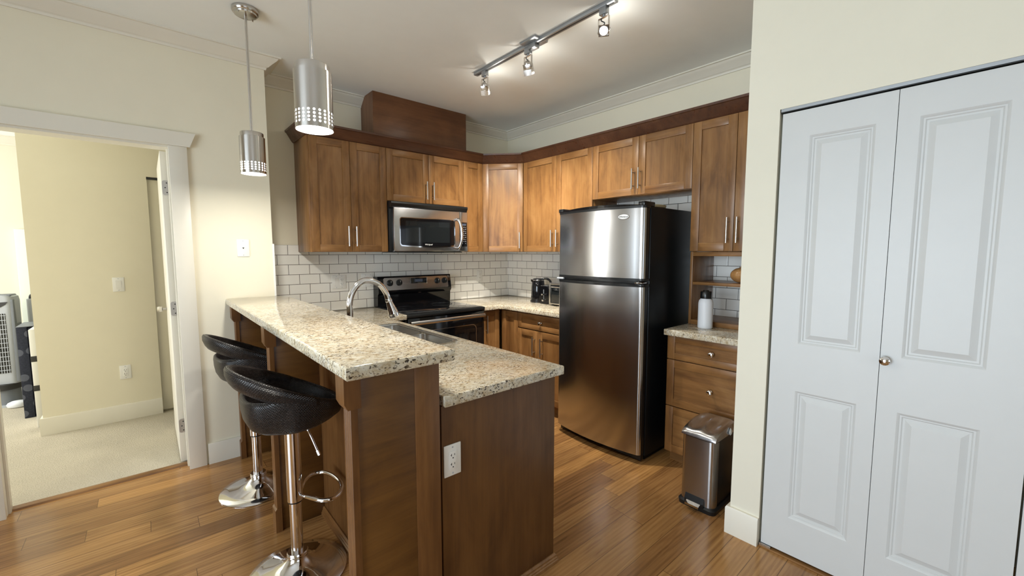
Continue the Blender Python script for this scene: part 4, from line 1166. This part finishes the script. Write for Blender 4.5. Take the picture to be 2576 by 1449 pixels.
# ------------------------------------------------------------------ bar stools
def stool():
    t = thing('bar_stool', '', 'bar stool', (0, 0, 0), 0, 'woven bar stools along the breakfast bar')
    b = BM(); lathe(b, [(0, 0), (.201, 0), (.202, .004), (.199, .008), (.15, .020), (.10, .032), (.062, .048), (.043, .066), (.036, .080), (.036, .086), (0, .086)], (0, 0, 0), 64); O('base', b, M['chrome'], t, sharp=50)
    b = BM(); lathe(b, [(0, .078), (.041, .078), (.043, .084), (.041, .090), (.043, .095), (.040, .101), (0, .101)], (0, 0, 0), 32); O('collar', b, M['chrome'], t)
    b = BM(); cyl(b, (0, 0, .09), (0, 0, .36), .0245, n=32); O('lower_column', b, M['chrome'], t)
    b = BM(); cyl(b, (0, 0, .335), (0, 0, .70), .0305, n=32); cyl(b, (0, 0, .328), (0, 0, .335), .0285, n=32, mi=1); O('upper_column', b, [M['chrome'], M['black']], t)
    b = BM(); p = [(.026, -.018, .352), (.055, -.075, .352), (.085, -.118, .352), (.125, -.128, .352), (.172, -.085, .352), (.191, -.01, .352), (.180, .08, .352), (.150, .135, .352), (.105, .142, .352), (.062, .098, .352), (.026, .022, .352)]
    tube(b, smooth_path(p, 6), .0095, 14); O('footrest', b, M['chrome'], t)
    b = BM(); tube(b, smooth_path([(.01, -.028, .690), (.03, -.062, .684), (.045, -.085, .66), (.072, -.120, .565)], 5), .0045, 10); cyl(b, (.068, -.115, .580), (.0735, -.122, .560), .0062, n=10); O('height_lever', b, M['chrome'], t)
    # seat: bowl with a wrap-around band, open slot between them at the back
    def top(x): return .965 - (x + .232) * .452        # rim plane, x relative to column
    def sm(a, lo, hi): q = min(1, max(0, (a - lo) / (hi - lo))); return q * q * (3 - 2 * q)
    cx = -.012; N = 72
    b = BM(); uv = b.loops.layers.uv.new('UVMap'); grid = []; U = []
    for i in range(N):
        th = 2 * PI * i / N; a = abs(math.degrees(math.atan2(math.sin(th), math.cos(th))))
        s = sm(a, 92, 122)
        Rr = (.218 - .050 * s * sm(a, 95, 180)) ; Ry = .205 - .028 * s
        ex, ey = cx + Rr * math.cos(th), Ry * math.sin(th)
        zt = top(ex) * (1 - s) + (.842 + .02 * (180 - a) / 60 * 0) * s
        if s > 0: zt = top(ex) * (1 - s) + (.838 - .006 * sm(a, 120, 180) + .0) * s
        zb = .684
        prof = []
        for q, hgt in ((0, 0), (.30, .0), (.55, .012), (.74, .05), (.88, .16), (.965, .38), (1.0, .62), (1.01, .86), (.995, .965), (.96, 1.0), (.915, .985), (.885, .90), (.86, .70), (.80, .52), (.66, .40), (.42, .33), (.2, .315), (0, .31)):
            prof.append((cx + (ex - cx) * q, ey * q, zb + (zt - zb) * hgt if hgt > .32 or q > .9 else zb + .16 * hgt))
        grid.append(prof); U.append(th * .21)
    K = len(grid[0]); V = [[None] * K for _ in range(N)]
    c0 = b.verts.new((cx, 0, grid[0][0][2])); c1 = b.verts.new((cx, 0, grid[0][-1][2]))
    for i in range(N):
        for k in range(K): V[i][k] = c0 if k == 0 else (c1 if k == K - 1 else b.verts.new(grid[i][k]))
    arc = [0]
    for k in range(1, K): arc.append(arc[-1] + (Vector(grid[18][k]) - Vector(grid[18][k - 1])).length)
    for i in range(N):
        j = (i + 1) % N
        for k in range(K - 1):
            vs_ = [V[i][k], V[j][k], V[j][k + 1], V[i][k + 1]]; uu = [(U[i], arc[k]), (U[i] + .21 * 2 * PI / N, arc[k]), (U[i] + .21 * 2 * PI / N, arc[k + 1]), (U[i], arc[k + 1])]
            if k == 0: vs_, uu = [c0, V[j][1], V[i][1]], [uu[0], uu[2], uu[3]]
            elif k == K - 2: vs_, uu = [V[i][k], V[j][k], c1], [uu[0], uu[1], uu[2]]
            f = b.faces.new(vs_)
            for l, q in zip(f.loops, uu): l[uv].uv = q
    O('seat', b, M['weave'], t, sharp=80)
    b = BM(); uv = b.loops.layers.uv.new('UVMap'); rings = []; NB = 56
    for i in range(NB + 1):
        th = R(74 + (286 - 74) * i / NB); a = abs(math.degrees(math.atan2(math.sin(th), math.cos(th))))
        s = sm(a, 84, 128)
        Ro = .2205; ex, ey = cx + Ro * math.cos(th), .2075 * math.sin(th)
        zt = top(ex) + .001
        zl = zt - (.050 + .030 * s)
        tk = .030
        nx_, ny_ = math.cos(th), math.sin(th)
        ring = []
        for o, h in ((0, .25), (.004, .6), (0, .88), (-.007, 1.0), (-.018, 1.0), (-.027, .90), (-.030, .6), (-.030, .3), (-.026, .06), (-.016, 0), (-.008, .02)):
            lean = -.016 * (1 - h) * s
            ring.append((ex + nx_ * (o + lean), ey + ny_ * (o + lean), zl + (zt - zl) * h))
        rings.append(ring)
    V = [[b.verts.new(p) for p in r] for r in rings]; K = len(rings[0])
    ar = [0]
    for k in range(1, K + 1): ar.append(ar[-1] + (Vector(rings[28][k % K]) - Vector(rings[28][k - 1])).length)
    for i in range(NB):
        u0, u1 = i * .0145, (i + 1) * .0145
        for k in range(K):
            f = b.faces.new((V[i][k], V[i + 1][k], V[i + 1][(k + 1) % K], V[i][(k + 1) % K]))
            for l, q in zip(f.loops, ((u0, ar[k]), (u1, ar[k]), (u1, ar[k + 1]), (u0, ar[k + 1]))): l[uv].uv = q
    b.faces.new(V[0]); b.faces.new(list(reversed(V[-1])))
    O('back_band', b, M['weave'], t, sharp=80)
    return t


s1 = stool(); s1.location = (.437, 1.955, 0); s1['label'] = 'dark woven bar stool at the near end of the bar, its round chrome footrest showing'
s2 = copy_tree(s1); s2.location = (.440, 2.835, 0); s2.rotation_euler = (0, 0, R(4)); s2['label'] = 'dark woven bar stool further along, closer to the bedroom doorway'


# ------------------------------------------------------------------ pendant lamps
def pendant():
    t = thing('pendant_lamp', '', 'pendant lamp', (0, 0, ZC), 0, 'brushed nickel pendants over the bar')
    b = BM(); lathe(b, [(0, 0), (.064, 0), (.066, -.004), (.066, -.016), (.062, -.022), (.056, -.024), (.054, -.032), (.046, -.036), (0, -.036)], (0, 0, 0), 44)
    for a in (40, 220): cyl(b, (.052 * math.cos(R(a)), .052 * math.sin(R(a)), -.03), (.052 * math.cos(R(a)), .052 * math.sin(R(a)), -.04), .004, n=8)
    O('canopy', b, M['nickelz'], t)
    zt = 2.092 - ZC; zb = 1.858 - ZC
    b = BM(); cyl(b, (-.0028, 0, -.034), (-.0028, 0, zt), .0042, n=12); cyl(b, (.0034, 0, -.034), (.0034, 0, zt), .0032, n=10); O('stem', b, M['nickel'], t)
    b = BM(); lathe(b, [(0, zt + .002), (.022, zt + .002), (.026, zt - .004), (.030, zt - .006), (.056, zt - .007), (.0575, zt - .010), (.0575, zt - .034), (0, zt - .034)], (0, 0, 0), 44); O('cap', b, M['nickelz'], t)
    # shade: cylinder with perforated lower band
    b = BM(); r = .0635; n = 22; z1 = zt - .030
    bands = [zb + .064 - .0125 * k for k in range(5)]      # hole rows between these heights
    def ring(z, rr): return [b.verts.new((rr * math.cos(2 * PI * i / (n * 2)), rr * math.sin(2 * PI * i / (n * 2)), z)) for i in range(n * 2)]
    R0 = [ring(z1, .058), ring(z1 - .002, r)] + [ring(z, r) for z in bands] + [ring(zb + .001, r)]
    m2 = n * 2
    for k in (0, 1, 6):
        for i in range(m2): b.faces.new((R0[k][i], R0[k][(i + 1) % m2], R0[k + 1][(i + 1) % m2], R0[k + 1][i]))
    for row in range(4):
        za, zc_ = bands[row], bands[row + 1]; top_, bo = R0[2 + row], R0[3 + row]
        for c in range(n):
            i0 = c * 2; i1, i2 = (i0 + 1) % m2, (i0 + 2) % m2
            ca = 2 * PI * (i0 + 1) / m2; zm = (za + zc_) / 2; hr = .0044
            H = []
            for q in range(8):
                g = 2 * PI * q / 8 + PI / 2
                aa = ca + hr * math.cos(g) / r; H.append(b.verts.new((r * math.cos(aa), r * math.sin(aa), zm + hr * math.sin(g))))
            # H0 top, H2 low-angle side(-), H4 bottom, H6 high-angle side
            b.faces.new((top_[i0], top_[i1], H[0], H[1])); b.faces.new((top_[i1], top_[i2], H[7], H[0]))
            b.faces.new((top_[i0], H[1], H[2], H[3], bo[i0])); b.faces.new((top_[i2], bo[i2], H[5], H[6], H[7]))
            b.faces.new((bo[i0], H[3], H[4], bo[i1])); b.faces.new((bo[i1], H[4], H[5], bo[i2]))
    O('shade', b, M['nickelz'], t, sharp=40)
    b = BM(); lathe(b, [(.0600, zb + .085), (.0605, zb + .066), (.0605, zb + .004)], (0, 0, 0), 44); O('inner_diffuser', b, M['glowhole'], t)
    b = BM(); lathe(b, [(0, zb + .006), (.0605, zb + .006)], (0, 0, 0), 44); O('glass_disc', b, M['glow'], t)
    for zz, e, cone in ((zb - .004, 7.4, 175),):
        l = bpy.data.lights.new('pendant_bulb', 'AREA'); l.shape = 'DISK'; l.size = .11; l.energy = e; l.color = (1.0, .955, .87)
        o = bpy.data.objects.new('pendant_bulb', l); COL.objects.link(o); o.parent = t; o.location = (0, 0, zz)
    return t


p1 = pendant(); p1.location = (.490, 1.65, ZC); p1['label'] = 'brushed nickel pendant lamp nearer the camera, hanging over the middle of the bar'
p2 = copy_tree(p1); p2.location = (.490, 2.785, ZC); p2['label'] = 'brushed nickel pendant lamp nearer the bedroom doorway, its ceiling canopy in view'

# ------------------------------------------------------------------ track light
TX = 1.93
t = thing('track_light', 'grey ceiling track light with three square spot heads', 'track light', (TX, 2.02, ZC))
b = BM(); box(b, TX - .018, TX + .018, 1.385, 2.625, ZC - .022, ZC - .0, .002, 0); box(b, TX - .006, TX + .006, 1.40, 2.60, ZC - .0225, ZC - .020, 0, 1)
O('track', b, [M['track'], M['slot']], t, world=True)
b = BM(); box(b, TX - .058, TX + .058, 1.935, 2.075, ZC - .012, ZC - .0005, .003); box(b, TX - .022, TX + .022, 1.975, 2.035, ZC - .045, ZC - .012, .003); O('power_canopy', b, M['track'], t, world=True)


def head(y, aim, lit):
    """spot head under the track at y, pointing along aim"""
    e = bpy.data.objects.new('spot_head', None); COL.objects.link(e); e.parent = t; e.location = (0, y - 2.02, 0)
    aim = Vector(aim).normalized(); dz = .030 if lit else 0
    b = BM(); box(b, -.016, .016, -.022, .022, -.060, -.020, .002); lathe(b, [(0, -.070), (.007, -.070), (.008, -.060), (0, -.060)], (0, 0, 0), 14); O('stem', b, M['track'], e)
    # yoke across y
    b = BM(); hw = .033
    for sx in (-1, 1): box(b, -.006, .006, sx * hw - .0012, sx * hw + .0012, -.150, -.071)
    box(b, -.006, .006, -hw, hw, -.073, -.0705)
    for sx in (-1, 1): cyl(b, (0, sx * (hw - .004), -.140), (0, sx * (hw + .006), -.140), .006, n=12)
    O('yoke', b, M['nickel'], e)
    b = BM(); tube(b, smooth_path([(0, .012, -.070), (0, .018, -.082), (0, -.004, -.100), (0, .002, -.112)], 5), .0028, 8); O('wire', b, M['slot'], e)
    rot = aim.to_track_quat('-Z', 'Y').to_matrix().to_4x4() if abs(aim.z) < .999 else Matrix()
    piv = Vector((0, 0, -.140))
    def place(b):
        for v in b.verts: v.co = piv + rot.to_3x3() @ v.co
    b = BM(); box(b, -.027, .027, -.027, .027, -.012, .020, .003)
    for q in ((-.027, -.0245, -.027, .027), (.0245, .027, -.027, .027), (-.0245, .0245, -.027, -.0245), (-.0245, .0245, .0245, .027)): box(b, *q, -.046, -.012)
    lathe(b, [(.024, .019), (.0225, .028), (.016, .036), (.008, .040), (0, .041)], (0, 0, 0), 24); place(b); O('housing', b, M['nickelz'], e)
    b = BM(); lathe(b, [(0, -.0140 - dz), (.020, -.0140 - dz)], (0, 0, 0), 24); lathe(b, [(.020, -.014 - dz), (.021, -.0155 - dz), (.0235, -.015 - dz), (.0235, -.0125)], (0, 0, 0), 24, mi=1); place(b); O('lens', b, [M['spotglow' if lit else 'glow'], M['nickel']], e)
    l = bpy.data.lights.new('spot_bulb', 'SPOT'); l.energy = 135 if not lit else 60; l.color = (1.0, .94, .83); l.spot_size = R(112); l.spot_blend = .9; l.shadow_soft_size = .016
    o = bpy.data.objects.new('spot_bulb', l); COL.objects.link(o); o.parent = e; o.location = piv + rot.to_3x3() @ Vector((0, 0, -.018 - dz)); o.rotation_euler = rot.to_euler()
    k = bpy.data.lights.new('spot_back_glow', 'POINT'); k.energy = 1.3; k.color = (1.0, .95, .85); k.shadow_soft_size = .012
    o = bpy.data.objects.new('spot_back_glow', k); COL.objects.link(o); o.parent = e; o.location = piv + Vector((.05, 0, -.02))
    return e


head(2.512, (.38, .32, -.85), False)
head(2.056, (.42, .20, -.85), False)
head(1.462, (-1.93, -1.46, -1.19), True)


# ------------------------------------------------------------------ wall plates (local: wall plane y=0, facing -y)
def plate(label, cat, loc, rz, units, wide=None, name='wall_outlet'):
    t = thing(name, label, cat, loc, rz)
    n = len(units); w = .072 if n == 1 else .117; h = .117
    b = BM(); box(b, -w / 2, w / 2, -.006, -.0003, -h / 2, h / 2, .0025)
    O('cover_plate', b, M['white'], t)
    for i, u in enumerate(units):
        x = (i - (n - 1) / 2) * .046
        if u == 'outlet':
            b = BM(); box(b, x - .0165, x + .0165, -.0085, -.005, -.034, .034, .0015, 0)
            for z in (.017, -.017):
                box(b, x - .0075, x - .0055, -.0089, -.008, z - .001, z + .008, 0, 1); box(b, x + .0055, x + .0075, -.0089, -.008, z, z + .007, 0, 1); box(b, x - .0105, x - .0055, -.0089, -.008, z + .0025, z + .0042, 0, 1)
                cyl(b, (x, -.0089, z - .008), (x, -.008, z - .008), .0026, n=10, mi=1)
            O('receptacle', b, [M['white'], M['slot']], t)
        elif u == 'switch':
            b = BM(); extrude_profile(b, [(-.005, -.034), (-.0075, -.033), (-.011, .033), (-.005, .034)], 'x', x - .0165, x + .0165)
            for v in b.verts: v.co = Vector((v.co.x, v.co.y, v.co.z))
            O('rocker', b, M['white'], t)
        else:
            b = BM(); box(b, x - .008, x + .008, -.0075, -.005, -.010, .010, .001, 0); extrude_profile(b, [(x - .006, .004), (x + .006, .004), (x + .003, -.003), (x, -.007), (x - .003, -.003)], 'y', -.0079, -.007, 1)
            O('jack', b, [M['white'], M['slot']], t)
        b = BM()
        for z in (.048, -.048): cyl(b, (x, -.0068, z), (x, -.0055, z), .0032, n=10)
        O('screw', b, M['lightplastic'], t)
    return t


plate('white duplex outlet on the dark peninsula end panel', 'outlet', (.795, PY0 - .0005, .672), 0, ['outlet'])
plate('white phone jack plate on the cream wall above the bar', 'phone jack', (.5095, YL - .0003, 1.447), 0, ['jack'], name='phone_jack')
plate('white double plate with rocker switch and outlet on the tile left of the faucet', 'switch plate', (1.2465, YA - .0083, 1.163), 0, ['switch', 'outlet'], name='switch_plate')
plate('white double plate on the tile behind the faucet arch', 'switch plate', (1.502, YA - .0083, 1.166), 0, ['switch', 'switch'], name='switch_plate')
plate('white outlet on the tile right of the stove', 'outlet', (2.751, YA - .0083, 1.157), 0, ['outlet'])
plate('white rocker light switch on the bedroom partition wall', 'light switch', (-.1795, YP - .0003, 1.153), 0, ['switch'], name='light_switch')
plate('white outlet low on the bedroom partition wall', 'outlet', (-.1795, YP - .0003, .413), 0, ['outlet'])

# ------------------------------------------------------------------ things in the room past the doorway
t = thing('tower_fan', 'pale grey tower fan with dark grille standing in the bedroom', 'fan', (-1.05, 5.98, .004), R(-9))
b = BM(); loft(b, [[(x, y, z) for x, y in rrect(-.15, .15, -.13, .13, .10, 6)] for z in (0, .018)]); O('foot', b, M['lightplastic'], t)
b = BM(); lathe(b, [(.10, .018), (.095, .16), (.0, .16)], (0, 0, 0), 30); O('pedestal', b, M['greyplastic'], t)
b = BM(); lathe(b, [(.118, .155), (.122, .16), (.122, .205), (.118, .21), (0, .21)], (0, 0, 0), 30); O('swivel_band', b, M['slot'], t)
b = BM(); loft(b, [[(x, y, z) for x, y in rrect(-w, w, -.085, .10, .05, 6)] for z, w in ((.208, .118), (.55, .124), (.97, .128), (1.01, .122), (1.026, .10))]); O('housing', b, M['lightplastic'], t)
b = BM()
for s_ in (-1, 1): box(b, s_ * .112 - .014, s_ * .112 + .014, -.075, .06, .22, .985, .006)
box(b, -.11, .11, -.07, .06, 1.005, 1.032, .008); O('side_frame', b, M['greyplastic'], t)
b = BM(); box(b, -.075, .075, -.0875, -.080, .31, .86, .004, 0)
for k in range(13): box(b, -.075, .075, -.0905, -.0865, .335 + k * .042, .340 + k * .042, 0, 1)
for k in range(9): box(b, -.066 + k * .0165, -.062 + k * .0165, -.0895, -.0865, .31, .86, 0, 1)
O('grille', b, [M['glass'], M['lightplastic']], t)
b = BM()
pr = [(-.09, .955), (.095, .965), (.08, .94), (.05, .918), (0, .91), (-.05, .918), (-.08, .938)]
extrude_profile(b, pr, 'y', -.088, -.080); cyl(b, (.0, -.091, .937), (0, -.087, .937), .013, n=18, mi=1); O('control_panel', b, [M['slot'], M['lightplastic']], t)

t = thing('space_heater', 'slim white tower heater with dark carry handle behind the navy box', 'heater', (-.815, 6.16, .004))
b = BM(); loft(b, [[(x, y, z) for x, y in rrect(-.075, .075, -.07, .07, .03, 5)] for z in (.0, .03, .93, .965)]); O('housing', b, M['lightplastic'], t)
b = BM(); tube(b, smooth_path([(-.055, 0, .955), (-.05, 0, .995), (-.02, 0, 1.014), (.02, 0, 1.014), (.05, 0, .995), (.055, 0, .955)], 5), .010, 10); O('carry_handle', b, M['slot'], t)
b = BM(); box(b, -.035, .035, -.073, -.068, .08, .88, .002); O('grille', b, M['greyplastic'], t)

t = thing('folding_box', 'tall narrow navy dotted box standing on the bedroom carpet', 'box', (-.80, 5.37, .004), R(0))
b = BM(); box(b, -.052, .008, -.02, .30, 0, .785, .003); O('case', b, M['navy'], t)
b = BM(); box(b, .012, .048, -.015, .28, 0.002, .775, .003); O('side_flap', b, M['navy'], t)
b = BM(); box(b, -.052, .05, -.018, .30, .786, .792, .001); O('top_edge', b, M['greyplastic'], t, label='grey top edge')

t = thing('white_board', 'white board with black straps leaning behind the bedroom partition wall', 'board', (-.715, 5.06, .004))
b = BM(); box(b, -.02, .02, -.05, .25, 0.0, .80, .003); O('panel', b, M['white'], t)
for z in (.30, .54):
    b = BM(); box(b, -.022, .022, -.053, .253, z, z + .045, .001); O('strap', b, M['slot'], t)
b = BM(); box(b, .021, .032, -.055, -.035, 0, .30, .002); box(b, .005, .035, -.062, -.03, 0, .03, .002); O('edge_strip', b, M['slot'], t)

b = BM()
loft(b, [[(-.955 + r_ * 1.5 * math.cos(a * PI / 10), 5.80 + r_ * math.sin(a * PI / 10), .004 + z) for a in range(20)] for r_, z in ((.030, 0), (.044, .012), (.048, .030), (.042, .048), (.026, .060), (.008, .064))])
tag(O('oval_gadget', b, M['bottle']), 'small white oval gadget on the carpet in front of the tower fan', 'gadget')
t = thing('pale_panel', 'tall pale green-white board leaning against the bedroom far wall', 'board', (-.70, 6.255, .004))
b = BM(); box(b, -.245, .25, 0, .035, 0, 1.64, .004); O('board', b, M['greenwhite'], t)
